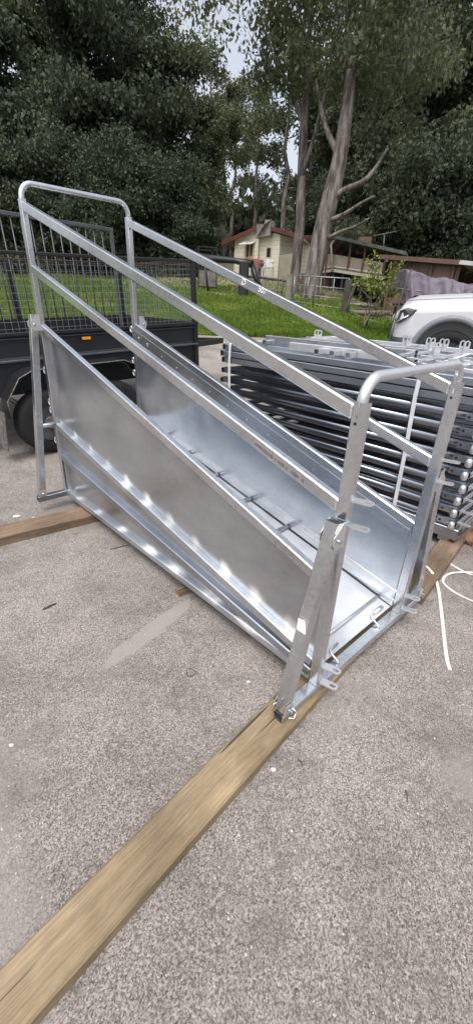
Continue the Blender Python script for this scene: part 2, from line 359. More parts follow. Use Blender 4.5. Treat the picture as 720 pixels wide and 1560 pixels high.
def npmesh(name,V,Fa,mat,parent=None,smooth=False):
    me=bpy.data.meshes.new(name); nv=len(V); k=Fa.shape[1]; nf=len(Fa)
    me.vertices.add(nv); me.vertices.foreach_set('co',V.astype(np.float32).ravel())
    me.loops.add(nf*k); me.loops.foreach_set('vertex_index',Fa.astype(np.int32).ravel())
    me.polygons.add(nf); me.polygons.foreach_set('loop_start',np.arange(0,nf*k,k,dtype=np.int32)); me.polygons.foreach_set('loop_total',np.full(nf,k,dtype=np.int32))
    me.polygons.foreach_set('use_smooth',[smooth]*nf); me.materials.append(M[mat]); me.update(calc_edges=True); me.validate()
    o=bpy.data.objects.new(name,me); COL.objects.link(o)
    if parent: o.parent=parent
    return o
def copytree(o,parent=None):
    c=o.copy(); COL.objects.link(c)
    if parent is not None: c.parent=parent
    for ch in list(o.children): copytree(ch,c)
    return c
def text_mesh(name,body,size,mat,parent,mw,ext=.0006,bold=0):
    cu=bpy.data.curves.new(name+'_c','FONT'); cu.body=body; cu.size=size; cu.extrude=ext; cu.offset=bold
    t=bpy.data.objects.new(name+'_t',cu); COL.objects.link(t)
    dg=bpy.context.evaluated_depsgraph_get(); me=bpy.data.meshes.new_from_object(t.evaluated_get(dg))
    bpy.data.objects.remove(t); o=bpy.data.objects.new(name,me); COL.objects.link(o); me.materials.clear(); me.materials.append(M[mat])
    o.parent=parent; o.matrix_local=mw; return o
# ------------------------------------------------------------------ ground sheets
def grid(name,xs,ys,mat,dz=0,**k):
    X,Y=np.meshgrid(xs,ys); Z=ground(X,Y)+dz; V=np.stack([X.ravel(),Y.ravel(),Z.ravel()],1)
    nx,ny=len(xs),len(ys); i=np.arange(nx-1)[None]+nx*np.arange(ny-1)[:,None]; i=i.ravel()
    o=npmesh(name,V,np.stack([i,i+1,i+nx+1,i+nx],1),mat,smooth=True); return tag(o,**k)
def spaced(a,b,c,d,n1,n2,n3): return np.unique(np.concatenate([np.linspace(a,b,n1),np.linspace(b,c,n2),np.linspace(c,d,n3)]))
LY=11.3
grid('driveway',spaced(-60,-8,12,60,12,60,12),spaced(-40,-2,9,LY,10,60,16),'asphalt',kind='structure')
grid('lawn',spaced(-150,-15,18,150,20,90,20),spaced(LY,30,60,260,70,40,20),'lawn',kind='structure')
# ------------------------------------------------------------------ the loading ramp (frame: x across, y along towards the high end)
YAW=R(44.28); O=Vector((.384,1.307,0))
RT=thing('loading_ramp',O,YAW,label='galvanised livestock loading ramp with sheeted sides, handrails and slanted legs on timber sleepers',cat='loading ramp')
W,L=.742,2.62; T=.036
def zt(y): return 1.415-.300*(2.60-y)+.0      # top edge of side panel
def zf(y): return .115+.207*y               # floor surface
XO=W+T
for side in (0,1):
    x0=0 if side==0 else W; xc=x0+T/2; sg=-1 if side==0 else 1; xo=x0 if side==0 else x0+T
    def bar(name,y0,z0,y1,z1,h=.05,w=T,mat='galv',par=RT,xx=None):
        return MB().beam((xx if xx is not None else xc,y0,z0-h/2),(xx if xx is not None else xc,y1,z1-h/2),w,h).build(name,mat,par)
    m=MB(); m.hollow((xc,.024,.100),(xc,.024,1.333),T,.048,up=(0,1,0)); pf=m.build('front_post','galv',RT)
    m=MB(); m.cyl((x0-.0012,.028,1.265),(x0+.002,.028,1.265),.0055,10); m.build('bolt_hole','dark',pf)
    m=MB(); m.hollow((xc,L-.024,.11),(xc,L-.024,2.115),T,.048,up=(0,1,0)); pb=m.build('rear_post','galv',RT)
    bar('top_handrail',.050,1.325,2.572,2.100)
    mid=bar('middle_handrail',.050,.994,2.572,1.758)
    bar('panel_top_rail',.050,zt(.05),2.572,zt(2.572))
    bar('floor_rail',.050,.232,2.572,.712,.050,mat='galvp' if side==0 else 'galv')
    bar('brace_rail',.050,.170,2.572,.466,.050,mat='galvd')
    bar('bottom_rail',.050,.150,2.572,.150,.046,mat='galvp' if side==0 else 'galv')
    # side sheet on the inner face
    xi=(T-.004) if side==0 else W+.001
    sh=MB().prism([(xi,.05,.115),(xi,2.57,.115),(xi,2.57,zt(2.57)-.02),(xi,.05,zt(.05)-.02)],(.003,0,0)).build('side_sheet','sheet' if side==0 else 'inner',RT)
    if side==0:
        MB().prism([(T+.0005,.05,.115),(T+.0005,2.57,.115),(T+.0005,2.57,zt(2.57)-.02),(T+.0005,.05,zt(.05)-.02)],(.002,0,0)).build('inner_lining','inner',RT)
        # vertical stiffener strips at the tall end
        MB().box((.004,2.515,.130),(T-.005,2.530,.44)).build('stiffener','galv',RT)
    else:
        # folded lip along the top of the far sheet with its fixings
        m=MB(); m.prism([(W-.003,.06,zt(.06)-.05),(W-.003,2.57,zt(2.57)-.05),(W-.003,2.57,zt(2.57)-.155),(W-.003,.06,zt(.06)-.105)],(.003,0,0)); lip=m.build('folded_lip','galv',RT)
        for i in range(12):
            y=.3+i*.19; MB().cyl((W-.006,y,zt(y)-.10),(W-.002,y,zt(y)-.10),.006,8).build('rivet','galvd',lip)
        for y in (2.52,2.40): MB().cyl((W-.008,y,zt(y)-.09),(W-.002,y,zt(y)-.09),.010,8).build('bolt_head','galvd',lip)
    # outriggers, front and rear, with clevis plates and bolts
    for (yy,zt_,zb_,off) in ((.025,.925,.106,.197),(L-.03,1.462,.155,.187)):
        xt=xo+sg*.030; xb=xo+sg*off
        leg=MB(); leg.hollow((xb,yy,zb_),(xt,yy,zt_),.050,.050,up=(0,1,0)); lg=leg.build('outrigger_leg','galv',RT)
        for dy in (-.029,.029):
            m=MB(); m.prism([(xo+sg*.0,yy+dy-.002,zt_-.10),(xo+sg*.05,yy+dy-.002,zt_-.10),(xo+sg*.066,yy+dy-.002,zt_-.075),(xo+sg*.066,yy+dy-.002,zt_-.045),(xo+sg*.02,yy+dy-.002,zt_-.0),(xo,yy+dy-.002,zt_-.0)],(0,.004,0)); m.build('clevis_plate','galvw',lg)
            m=MB(); m.prism([(xb-.03,yy+dy-.002,zb_-.006),(xb+.03,yy+dy-.002,zb_-.006),(xb+.024,yy+dy-.002,zb_+.045),(xb-.016,yy+dy-.002,zb_+.045)],(0,.004,0)); m.build('foot_plate','galvw',lg)
        m=MB(); m.cyl((xo+sg*.042,yy-.044,zt_-.062),(xo+sg*.042,yy+.044,zt_-.062),.008,8); m.build('bolt','galvd',lg)
        m=MB(); m.cyl((xb,yy-.05,zb_+.02),(xb,yy+.05,zb_+.02),.007,8); m.build('bolt','galvd',lg)
        if side==0 and yy<1:
            m=MB(); m.pipe([(xb+.01,yy-.036,zb_+.03),(xb+.02,yy-.055,zb_+.015),(xb+.004,yy-.058,zb_-.010),(xb-.016,yy-.045,zb_-.002)],.0035,8); m.build('hook','galv',lg)
            m=MB(); m.pipe([(xb-.028,yy+.01,zb_+.05),(xb-.045,yy+.012,zb_+.055),(xb-.05,yy+.012,zb_+.02),(xb-.035,yy+.012,zb_-.01)],.0035,8); m.build('hook','galv',lg)
            # dab of cold-gal paint
            k=.47; px=xb+(xt-xb)*k; pz=zb_+(zt_-zb_)*k
            m=MB(); m.prism([(px-.025-.0012,yy-.018,pz-.045),(px-.025-.0012,yy+.020,pz-.02),(px-.025-.0012,yy+.020,pz+.05),(px-.025-.0012,yy-.012,pz+.055),(px-.025-.0012,yy-.022,pz+.01)],(.0015,0,0)); m.build('paint_dab','paper',lg)
    # rear link bar at floor height
    m=MB(); m.cyl((xo,L-.03,.70),(xo+sg*.135,L-.03,.70),.016,12); m.build('link_bar','galvw',RT)
    # rings on the back edge
    for zz in (1.09,.86,.80,.56,1.36) if side==0 else (1.12,1.02,.72,1.36):
        m=MB(); pts=[(x0+.004-.0*sg,L+.014+.016*math.cos(a),zz+.022*math.sin(a)) for a in np.linspace(0,2*math.pi,15)]; m.pipe(pts,.005,6); m.build('ring_lug','galvw',RT)
    # slotted lugs on the front post
    for zz,xx in ((1.000,.020),(.895,.030),(.205,.030),(.112,.030)) if side==0 else ((.985,.020),(.880,.020),(.215,.020),(.125,.028)):
        m=MB(); m.ring((x0+xx,.006,zz),(.28,-1,0),(1,.28,0),.0185,.0082,.080,.006,8); m.build('slotted_lug','galvw',RT)
    # weld runs where the rails meet the front post
    for zz in (1.30,.97,):
        MB().pipe([(x0+.001,.0505,zz-.024+i*.0035) for i in range(14)],[.0035+.0012*(i%3) for i in range(14)],6).build('weld_bead','galvw',RT)
# hoops
def hoop(y,z,up):
    r=.075; x0,x1=T/2,W+T/2; pts=[(x0,y,z-.05),(x0,y,z+.0)]
    top=z+up
    for i in range(1,9): a=math.pi/2*i/8; pts.append((x0+r-r*math.cos(a),y,top-r+r*math.sin(a)))
    for i in range(0,9): a=math.pi/2*i/8; pts.append((x1-r+r*math.sin(a),y,top-r+r*math.cos(a)))
    pts+=[(x1,y,z-.05)]; return pts
MB().pipe(hoop(.026,1.333,.072),.0185,14).build('front_hoop','galvw',RT)
MB().pipe(hoop(L-.024,2.115,.085),.0175,14).build('rear_hoop','galv',RT)
# base cross tubes
MB().hollow((-.222,.025,.0745),(XO+.222,.025,.0745),.049,.047).build('front_cross_tube','galv',RT)
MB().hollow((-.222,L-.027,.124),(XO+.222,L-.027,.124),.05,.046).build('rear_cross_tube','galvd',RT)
# floor
m=MB(); y0,y1=.14,2.58; m.prism([(T+.004,y0,zf(y0)),(W-.010,y0,zf(y0)),(W-.010,y1,zf(y1)),(T+.004,y1,zf(y1))],(0,0,-.003)); fl=m.build('floor_sheet','floor',RT)
m=MB(); m.prism([(T+.004,.056,.122),(W-.006,.056,.122),(W-.006,.134,.134),(T+.004,.134,.134)],(0,0,-.006)); m.build('threshold_plate','floor',RT)
m=MB(); m.cyl((T+.01,.138,.143),(W-.012,.138,.143),.009,10); m.build('hinge_rod','galvw',RT)
for i in range(9):
    y=.62+.275*i*1.27 if False else .47+.35*i
    if y>2.5: break
    if i==0: continue
    m=MB(); m.beam((.628,y,zf(y)+.010),(.735,y+.006,zf(y)+.010),.030,.026,c=.002); m.build('cleat','galvd',RT)
for y in (.3,1.0,1.7,2.4): MB().beam((T+.01,y,zf(y)-.030),(W-.01,y,zf(y)-.030),.04,.05).build('floor_bearer','galvd',RT)
# bent locking pins on the front tube
for xx in (.19,.56):
    m=MB(); m.pipe([(xx+.075,.078,.131),(xx+.015,.078,.131),(xx+.003,.070,.129),(xx,.055,.122),(xx,.028,.110),(xx+.002,.014,.105)],.0065,8); m.build('locking_pin','galvw',RT)
MB().cyl((.60,.078,.131),(.68,.078,.131),.013,10).build('pin_sleeve','galvw',RT)
# chalk characters on the inside face of the far top handrail, faded maker's print on the near middle rail
def onface(x,y,z,slope,flip=1):
    # text runs towards the low end, reading upright as seen from the near side
    d=Vector((0,-1,-slope)).normalized(); n=Vector((-1,0,0)); u=n.cross(d).normalized()
    mt=Matrix((( d.x,u.x,n.x,x),(d.y,u.y,n.y,y),(d.z,u.z,n.z,z),(0,0,0,1))); return mt
text_mesh('chalk_letter','D',.045,'paper',RT,onface(W-.0012,1.355,1.690,.307))
text_mesh('chalk_number','507',.042,'paper',RT,onface(W-.0012,1.215,1.655,.307))
m=MB(); rr=random.Random(3); y=.46
while y>.20:
    zc=.994+.303*(y-.05)-.030
    if rr.random()<.85:
        a=.003+rr.random()*.004; b=.003+rr.random()*.004
        m.prism([(-.0008,y,zc-b),(-.0008,y-a,zc-b-.002),(-.0008,y-a,zc+b),(-.0008,y,zc+b+.001)],(.001,0,0))
    y-=.0085
m.build('faded_print','ink',RT)
# ------------------------------------------------------------------ sleepers
def ramp_pt(x,y,z=0): 
    return O+Vector((math.cos(YAW)*x-math.sin(YAW)*y,math.sin(YAW)*x+math.cos(YAW)*y,z))
def sleeper(name,a,b,w,h,mat,label,seed):
    a=Vector(a);b=Vector(b); d=b-a; ln=d.length; rz=math.atan2(d.y,d.x); rr=random.Random(seed)
    t=thing(name,(a.x,a.y,0),rz,label=label,cat='timber'); 
    o=bpy.data.objects.remove(t) if False else None
    n=40; vs=[];fs=[]
    for i in range(n+1):
        x=ln*i/n; j=lambda s:rr.uniform(-s,s)
        e=.006+abs(j(.004)); zz=gz(a.x+d.x*i/n,a.y+d.y*i/n)
        vs+=[(x+j(.001),-w/2+j(.001),-.01),(x,-w/2+j(.0015),h-e+zz),(x,-w/2+e,h+j(.0006)+zz),(x,w/2-e,h+j(.0006)+zz),(x,w/2+j(.0015),h-e+zz),(x,w/2,-.01)]
    for i in range(n):
        for k in range(5): q=i*6+k; fs.append((q,q+1,q+7,q+6))
    fs+=[(0,5,4,3,2,1),tuple(n*6+k for k in range(6))]
    bpy.data.objects.remove(t)
    o=MB().add(vs,fs).build(name,mat,None,label=label,cat='timber',group='timber sleepers under the steelwork'); o.location=(a.x,a.y,0); o.rotation_euler=(0,0,rz); return o
sleeper('timber_sleeper',ramp_pt(-1.32,-.054),ramp_pt(.92,.136),.148,.050,'timber','long yellow-brown timber sleeper in the foreground under the low end of the ramp',1)
sleeper('timber_sleeper',ramp_pt(-1.25,2.42),ramp_pt(1.25,2.10),.19,.072,'timber2','reddish-brown timber sleeper under the high end of the ramp at left',2)
sleeper('timber_sleeper',ramp_pt(1.04,.068),ramp_pt(2.6,.26),.15,.050,'timber2','short brown timber sleeper carrying the right end of the panel stack',4)
sleeper('timber_block',ramp_pt(-.012,1.015),ramp_pt(.30,.99),.05,.04,'timber2','small offcut of timber peeping out under the middle of the ramp',3)
# ------------------------------------------------------------------ stack of yard panels
SY=R(46.0); SR=Vector((1.60,2.72,0))
def stk(x,y,z): return SR+Vector((math.cos(SY)*x-math.sin(SY)*y,math.sin(SY)*x+math.cos(SY)*y,z))
PL,PD=2.53,1.85
def make_panel():
    t=thing('yard_panel',(0,0,0),SY)
    for i in range(7):
        x=.024+i*(PD-.05)/6
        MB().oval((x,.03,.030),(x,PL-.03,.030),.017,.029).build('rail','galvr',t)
    for y in (.022,PL-.022):
        MB().hollow((.0,y,.026),(PD,y,.026),.044,.046).build('end_post','galv',t)
    for k,x in enumerate((-.004,.55,1.2)):
        m=MB(); m.prism([(x-.002,.055,.010),(x-.002,.145,.010),(x-.002,.145,.052),(x-.002,.100,.056),(x-.002,.055,.056)],(-.004,0,0)); 
        if k==0:
            lp=m.build('lug_plate','galv',t); mm=MB(); mm.cyl((x-.0075,.122,.032),(x-.005,.122,.032),.0095,10); mm.build('lug_hole','dark',lp)
    m=MB(); m.prism([(-.006,PL-.145,.010),(-.006,PL-.055,.010),(-.006,PL-.055,.056),(-.006,PL-.145,.056)],(-.004,0,0)); lp=m.build('lug_plate','galv',t)
    MB().cyl((-.0135,PL-.122,.032),(-.010,PL-.122,.032),.0095,10).build('lug_hole','dark',lp)
    # rounded drop-pin cap and slotted loops at the near corner
    m=MB(); m.pipe([(-.030,.030,.058),(-.030,.030,.046),(-.030,.030,.010),(-.030,.030,-.004)],[.010,.022,.024,.018],10); m.build('pin_cap','galvw',t)
    for x in (.06,.30,.55,.8,1.1):
        m=MB(); m.ring((x,.0,.022),(0,-1,0),(1,0,0),.020,.009,.075,.006,7); m.build('end_loop','galvw',t)
    return t
NL=['bottom panel of the galvanised yard panel stack','second panel up in the galvanised yard panel stack','third panel up in the galvanised yard panel stack','fourth panel up in the galvanised yard panel stack','fifth panel up in the galvanised yard panel stack','sixth panel up in the galvanised yard panel stack','seventh panel up in the galvanised yard panel stack','eighth panel up in the galvanised yard panel stack','topmost round-railed panel in the galvanised yard panel stack']
proto=make_panel()
ZP=[.178+.0955*i for i in range(9)]
for i,z in enumerate(ZP):
    o=proto if i==0 else copytree(proto)
    o.location=stk(random.uniform(-.004,.004),random.uniform(-.008,.008),z)
    o.rotation_euler=(0,0,SY+random.uniform(-.002,.002))
    tag(o,NL[i]+', lying flat beside the ramp','steel panel','galvanised yard panels stacked flat')
# flat bottom bearer frame
t=thing('stack_skid',stk(0,0,0),SY,label='open-ended square steel tube skid frame under the stack of yard panels',cat='steel skid')
for x in (.03,PD-.03): MB().hollow((x,-.03,.128),(x,PL,.128),.085,.085).build('runner','galvd',t)
for y in (.9,PL-.08): MB().hollow((.08,y,.128),(PD-.08,y,.128),.08,.08).build('crossbar','galvd',t)
MB().beam((.075,.002,.128),(PD-.075,.002,.128),.03,.085).build('crossbar','galv',t)
MB().box((.0,.02,.052),(.07,.10,.0845)).build('foot','galvd',t)
# three box-section frames above the round-rail panels
SB=[]
for i,(z,dx,dy) in enumerate(((1.045,.004,.0),(1.105,-.004,.012),(1.165,.008,-.006))):
    t=thing('box_section_gate',stk(dx,dy,z),SY,label=('lowest','middle','topmost')[i]+' of the three flat blue-grey box-section gates lying above the round-rail panels',cat='gate',group='box-section gates on the stack')
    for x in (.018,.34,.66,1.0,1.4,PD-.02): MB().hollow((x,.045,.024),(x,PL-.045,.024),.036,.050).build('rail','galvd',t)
    for y in (.022,PL-.022): MB().hollow((0,y,.024),(PD,y,.024),.042,.050).build('end_post','galvd',t)
    m=MB(); m.prism([(.05,.05,.018),(PD-.05,.05,.018),(PD-.05,PL-.05,.018),(.05,PL-.05,.018)],(0,0,-.003)); m.build('sky_block_sheet','galvd',t)  # added sheet, keeps sky light from falling through onto the panels below
# loose frames and slide gates thrown on top
ztop=1.222
def topbar(name,x0,y0,x1,y1,z,w,h,mat='galvw',par=None,hol=True,**k):
    m=MB(); p0,p1=stk(x0,y0,z+h/2),stk(x1,y1,z+h/2); (m.hollow if hol else m.beam)(p0,p1,w,h); return m.build(name,mat,par,**k)
def lugpair(par,x,y,z,d):
    for q in (0,.045):
        m=MB(); c=stk(x+q*d[0],y+q*d[1],z); m.ring(c-Vector((0,0,.02)),(0,0,1),Vector((math.cos(SY-.9),math.sin(SY-.9),0)),.026,.012,.115,.008,7); m.build('upright_lug','galvw',par)
t=thing('slide_gate_frame',(0,0,0),label='pale galvanised frame with upright slotted lugs on the far side of the stack top',cat='gate frame')
for a in ((1.30,.1,1.30,2.45),(1.78,.1,1.78,2.45),(1.30,.12,1.78,.12),(1.30,2.43,1.78,2.43),(1.30,1.3,1.78,1.3)): topbar('frame_bar',*a,ztop,.045,.035,par=t)
for (x,y) in ((1.75,.55),(1.75,1.02),(1.75,1.16),(1.4,2.35)): lugpair(t,x,y,ztop+.02,(0,1))
t=thing('slide_gate_frame',(0,0,0),label='long galvanised box beam frame along the near edge of the stack top',cat='gate frame')
topbar('frame_bar',.55,.80,.42,2.30,ztop+.0,.075,.080,'galv',t); topbar('frame_bar',.24,.95,.18,1.80,ztop+.0,.07,.065,'galvw',t)
topbar('frame_bar',.02+.3,2.25,1.2,2.33,ztop+.0,.05,.04,'galv',t)
m=MB(); c=stk(.37,2.0,ztop+.03); m.cyl(c-Vector((.0,.004,0)),c+Vector((.0,.002,0)),.010,8)
for i,y in enumerate((1.15,1.30,1.45)):
    topbar('stub',.05,y-.02,.17,y,ztop+.002,.045,.045,'galvw',t)
t=thing('slide_gate_frame',(0,0,0),label='pale flat lattice of bars and loops on the right end of the stack top',cat='gate frame')
for x in (.15,.42,.70,.98): topbar('lattice_bar',x,-.02,x+.05,.85,ztop,.030,.028,'galvw',t)
for y in (.05,.32,.60,.84): topbar('lattice_bar',.10,y,1.10,y+.02,ztop+.030,.030,.024,'galvw',t)
for x in (.25,.5,.8):
    for y in (.12,.42): 
        m=MB(); m.ring(stk(x,y,ztop+.058),Vector((math.cos(SY),math.sin(SY),0)),Vector((-math.sin(SY),math.cos(SY),0)),.022,.011,.09,.007,7); m.build('flat_loop','galvw',t)
for (x,y) in ((.98,.80),(1.55,.75),(1.6,1.35)): lugpair(t,x,y,ztop+.03,(0,1))
for i,(x,y,x1,y1) in enumerate(((1.2,.2,1.25,1.2),(1.05,1.0,1.0,2.2),(.72,.9,.80,2.3))):
    topbar('galvanised_bar',x,y,x1,y1,ztop+.001,.05,.04,'galvw' if i else 'galv',None,label=('short galvanised bar lying loose on the far right of the stack top','galvanised bar lying loose in the middle of the stack top, farther from the ramp','galvanised bar lying loose in the middle of the stack top, nearer the ramp')[i],cat='steel bar')
# diagonal pale strap ends over the top, and the two vertical bands
def ribbon(name,pts,w,mat,t=.0015,wd=None,**k):
    pts=[Vector(p) for p in pts]; vs=[];fs=[]
    for i,p in enumerate(pts):
        d=(pts[min(i+1,len(pts)-1)]-pts[max(i-1,0)]).normalized()
        s=Vector(wd) if wd else d.cross(Vector((0,0,1))).normalized()
        nn=s.cross(d).normalized()*t
        vs+=[p-s*w/2,p+s*w/2,p+s*w/2+nn,p-s*w/2+nn]
    for i in range(len(pts)-1):
        for a in range(4): q=i*4; fs.append((q+a,q+(a+1)%4,q+4+(a+1)%4,q+4+a))
    fs+=[(0,1,2,3),tuple(len(vs)-4+i for i in (3,2,1,0))]
    return MB().add(vs,fs).build(name,mat,None,**k)
ax=(-math.sin(SY),math.cos(SY),0)
for (yv,lb) in ((.50,'pale packing strap drawn over the stack of panels near the ramp hoop'),(2.40,'pale packing strap round the left end of the stack of panels')):
    ribbon('packing_strap',[stk(-.016,yv-.03,.165),stk(-.016,yv-.02,.6),stk(-.016,yv,1.05),stk(-.010,yv,1.222),stk(.03,yv,1.236),stk(.9,yv,1.29 if yv<1 else 1.24),stk(PD,yv,1.236),stk(PD+.012,yv,1.2),stk(PD+.014,yv,.17)],.030,'plastic_band',.002,ax,label=lb,cat='strap',group='packing straps round the panel stack')
# ------------------------------------------------------------------ straps, litter on the ground
def gp(u,v,z=0):
    r=ray(u,v); k=(z-H)/r.z; p=Vector((0,0,H))+r*k; return p
def spline(p,n=8):
    out=[]; p=[p[0]]+p+[p[-1]]
    for i in range(1,len(p)-2):
        for j in range(n):
            t=j/n; out.append(.5*((2*p[i])+(-p[i-1]+p[i+1])*t+(2*p[i-1]-5*p[i]+4*p[i+1]-p[i+2])*t*t+(-p[i-1]+3*p[i]-3*p[i+1]+p[i+2])*t**3))
    out.append(p[-2]); return out
ribbon('packing_strap',spline([gp(648,862,.06),gp(658,873,.055),gp(666,892,.02),gp(671,925,.006),gp(676,970,.005),gp(680,1003,.006),gp(685,1021,.004)]),.018,'strapw',.0015,label='white strap end lying straight on the driveway, running from the timber towards the camera',cat='strap')
ribbon('packing_strap',spline([gp(676,852,.004),gp(697,866,.006),gp(722,876,.010),gp(760,872,.005),gp(800,850,.004)]),.016,'strapw',.0015,label='upper strand of white strap crossing the gravel at the right edge',cat='strap')
ribbon('packing_strap',spline([gp(735,873,.014),gp(702,872,.012),gp(682,875,.010),gp(674,885,.008),gp(684,897,.006),gp(704,909,.006),gp(725,918,.012),gp(760,930,.004)]),.016,'strapw',.0015,label='looped white strap on the gravel at the right edge',cat='strap')
m=MB(); c=gp(717,835,0); rr=random.Random(5); n=12
vs=[]; 
for j,(z,s) in enumerate(((0,.8),(.05,1.05),(.11,1.0),(.16,.72),(.175,.3))):
    for i in range(n): a=2*math.pi*i/n; q=s*(.085+rr.uniform(-.02,.02)); vs.append((c.x+.06+q*math.cos(a),c.y+.03+q*math.sin(a)*1.1,z+rr.uniform(-.008,.008) if z else 0))
fs=[(j*n+i,j*n+(i+1)%n,(j+1)*n+(i+1)%n,(j+1)*n+i) for j in range(4) for i in range(n)]+[tuple(range(4*n,5*n)),tuple(range(n-1,-1,-1))]
m.add(vs,fs).build('crumpled_cardboard','card',None,label='crumpled brown cardboard on the ground at the right edge under the stack end',cat='cardboard')
def pebble(name,u,v,r,mat,label,cat='stone',flat=.5):
    c=gp(u,v,0); bm=bmesh.new(); bmesh.ops.create_icosphere(bm,subdivisions=2,radius=r); rr=random.Random(int(u*7+v))
    for q in bm.verts: q.co=Vector((q.co.x*(1+rr.uniform(-.2,.2)),q.co.y*(.7+rr.uniform(-.15,.15)),q.co.z*flat*(1+rr.uniform(-.2,.2))))
    me=bpy.data.meshes.new(name); bm.to_mesh(me); bm.free(); me.materials.append(M[mat]); o=bpy.data.objects.new(name,me); COL.objects.link(o)
    o.location=(c.x,c.y,r*flat*.5+gz(c.x,c.y)); tag(o,label,cat); return o
pebble('stone',26,789,.030,'whitestone','white flat stone beside the reddish sleeper at the left edge',flat=.35)
pebble('stone',52,791,.018,'whitestone','small pale stone between the white flat stone and the ramp',flat=.4)
pebble('stone',378,1040,.009,'whitestone','tiny white stone on the gravel left of the front sleeper')
pebble('stone',416,1174,.011,'whitestone','small pale stone to the right of the foreground sleeper')
pebble('stone',18,1137,.010,'whitestone','tiny white chip on the gravel at the left edge')
def twig(u0,v0,u1,v1,r,label):
    a,b=gp(u0,v0,r),gp(u1,v1,r); a.z+=gz(a.x,a.y); b.z+=gz(b.x,b.y); mid_=(a+b)/2+Vector((.004,.003,r*.5))
    MB().pipe([a,mid_,b],[r,r*.9,r*.5],6).build('twig','bark_dk',None,label=label,cat='twig')
twig(66,929,86,920,.006,'short dark twig on the gravel at the left edge')
twig(617,1205,620,1226,.003,'thin dark twig on the gravel at lower right')
twig(168,838,196,832,.004,'thin twig on the gravel below the ramp side')
twig(453,1158,461,1168,.003,'tiny dark splinter on the gravel beside the front sleeper')
pts=[gp(290+6.5*math.cos(a)*(1+.2*math.cos(3*a)),1025+6*math.sin(a),.004) for a in np.linspace(0,2*math.pi,18)]
MB().pipe(pts,.0018,6).build('rubber_band','rubber',None,label='small dark rubber band ring lying on the gravel',cat='rubber band')
# smooth cement smear
def patch(name,uv,mat,label):
    pts=[gp(u,v,0) for u,v in uv]; pts=spline(pts+[pts[0]],4)[:-1]
    vs=[(p.x,p.y,gz(p.x,p.y)+.0035) for p in pts]; m=MB(); m.add(vs,[tuple(range(len(vs)))]); return m.build(name,mat,None,kind='structure')
# loose chips: uncountable
def chips(n,seed,name,mat,rmin,rmax):
    rs=np.random.RandomState(seed); V=[];Fc=[]
    base=np.array([(1,0,0),(-1,0,0),(0,1,0),(0,-1,0),(0,0,1),(0,0,-1)],float); tri=np.array([(4,0,2),(4,2,1),(4,1,3),(4,3,0),(5,2,0),(5,1,2),(5,3,1),(5,0,3)])
    y=rs.uniform(-.3,1,n)**1*5.2; x=rs.uniform(-1,1,n)*(1.2+.55*np.maximum(y,0)); r=rmin+(rmax-rmin)*rs.rand(n)**2.5
    a=rs.uniform(0,6.28,n)
    Vv=np.zeros((n,6,3))
    for k in range(6):
        b=base[k]*np.array([1,.75,.55]); j=1+rs.uniform(-.25,.25,n)
        px=b[0]*r*j; py=b[1]*r*j; Vv[:,k,0]=x+px*np.cos(a)-py*np.sin(a); Vv[:,k,1]=y+px*np.sin(a)+py*np.cos(a); Vv[:,k,2]=ground(x,y)+r*.3+b[2]*r*j
    Fi=(tri[None]+6*np.arange(n)[:,None,None]).reshape(-1,3)
    o=npmesh(name,Vv.reshape(-1,3),Fi,mat); tag(o,None,None,None,'stuff'); return o
o=chips(9000,3,'loose_gravel','stone',.0016,.0062); tag(o,'fine loose gravel chips scattered over the driveway','gravel')
o=chips(300,4,'pale_grit','whitestone',.002,.006); tag(o,'scattered pale grit on the driveway','grit')
o=chips(700,8,'dark_grit','bark_dk',.002,.005); tag(o,'scattered dark bark crumbs on the driveway','bark crumbs')
# ------------------------------------------------------------------ cage trailer
TA=R(43.0); TP=Vector((-2.19,4.41,.06)); TS=math.atan(.045)
TR=thing('cage_trailer',TP,TA,Matrix.Rotation(-TS,4,'Y'),label='black tandem-axle box trailer with wire mesh cage sides and an amber side reflector',cat='trailer')
x0,x1,D=-1.55,2.20,1.85
m=MB(); m.box((x0,.0,.955),(x1,.03,1.165)); m.box((x0,D-.03,.955),(x1,D,1.165)); m.box((x0,.03,.955),(x0+.03,D-.03,1.165)); m.box((x1-.03,.03,.955),(x1,D-.03,1.165)); m.box((x0+.03,.03,.90),(x1-.03,D-.03,.93)); m.build('tub','tub',TR)
m=MB(); m.beam((x0,-.012,1.165),(x1,-.012,1.165),.045,.035); m.beam((x0,D+.012,1.165),(x1,D+.012,1.165),.045,.035); m.beam((x1+.012,-.0,1.165),(x1+.012,D,1.165),.045,.035); m.build('tub_rim','black',TR)
m=MB(); m.beam((x0,-.020,.925),(x1,-.020,.925),.03,.022); m.beam((x0,-.012,1.125),(x1,-.012,1.125),.02,.012); m.build('chassis_rail','dkgrey',TR)
m=MB(); m.box((x0,.25,.80),(x1,.32,.90)); m.box((x0,D-.32,.80),(x1,D-.25,.90)); m.cyl((.10,.02,.32),(.10,D-.02,.32),.03); m.cyl((.86,.02,.32),(.86,D-.02,.32),.03); m.build('chassis','black',TR)
# skirt sheet between tub and chassis
MB().box((x0,.004,.60),(x1,.02,.90)).build('side_skirt','tub',TR)
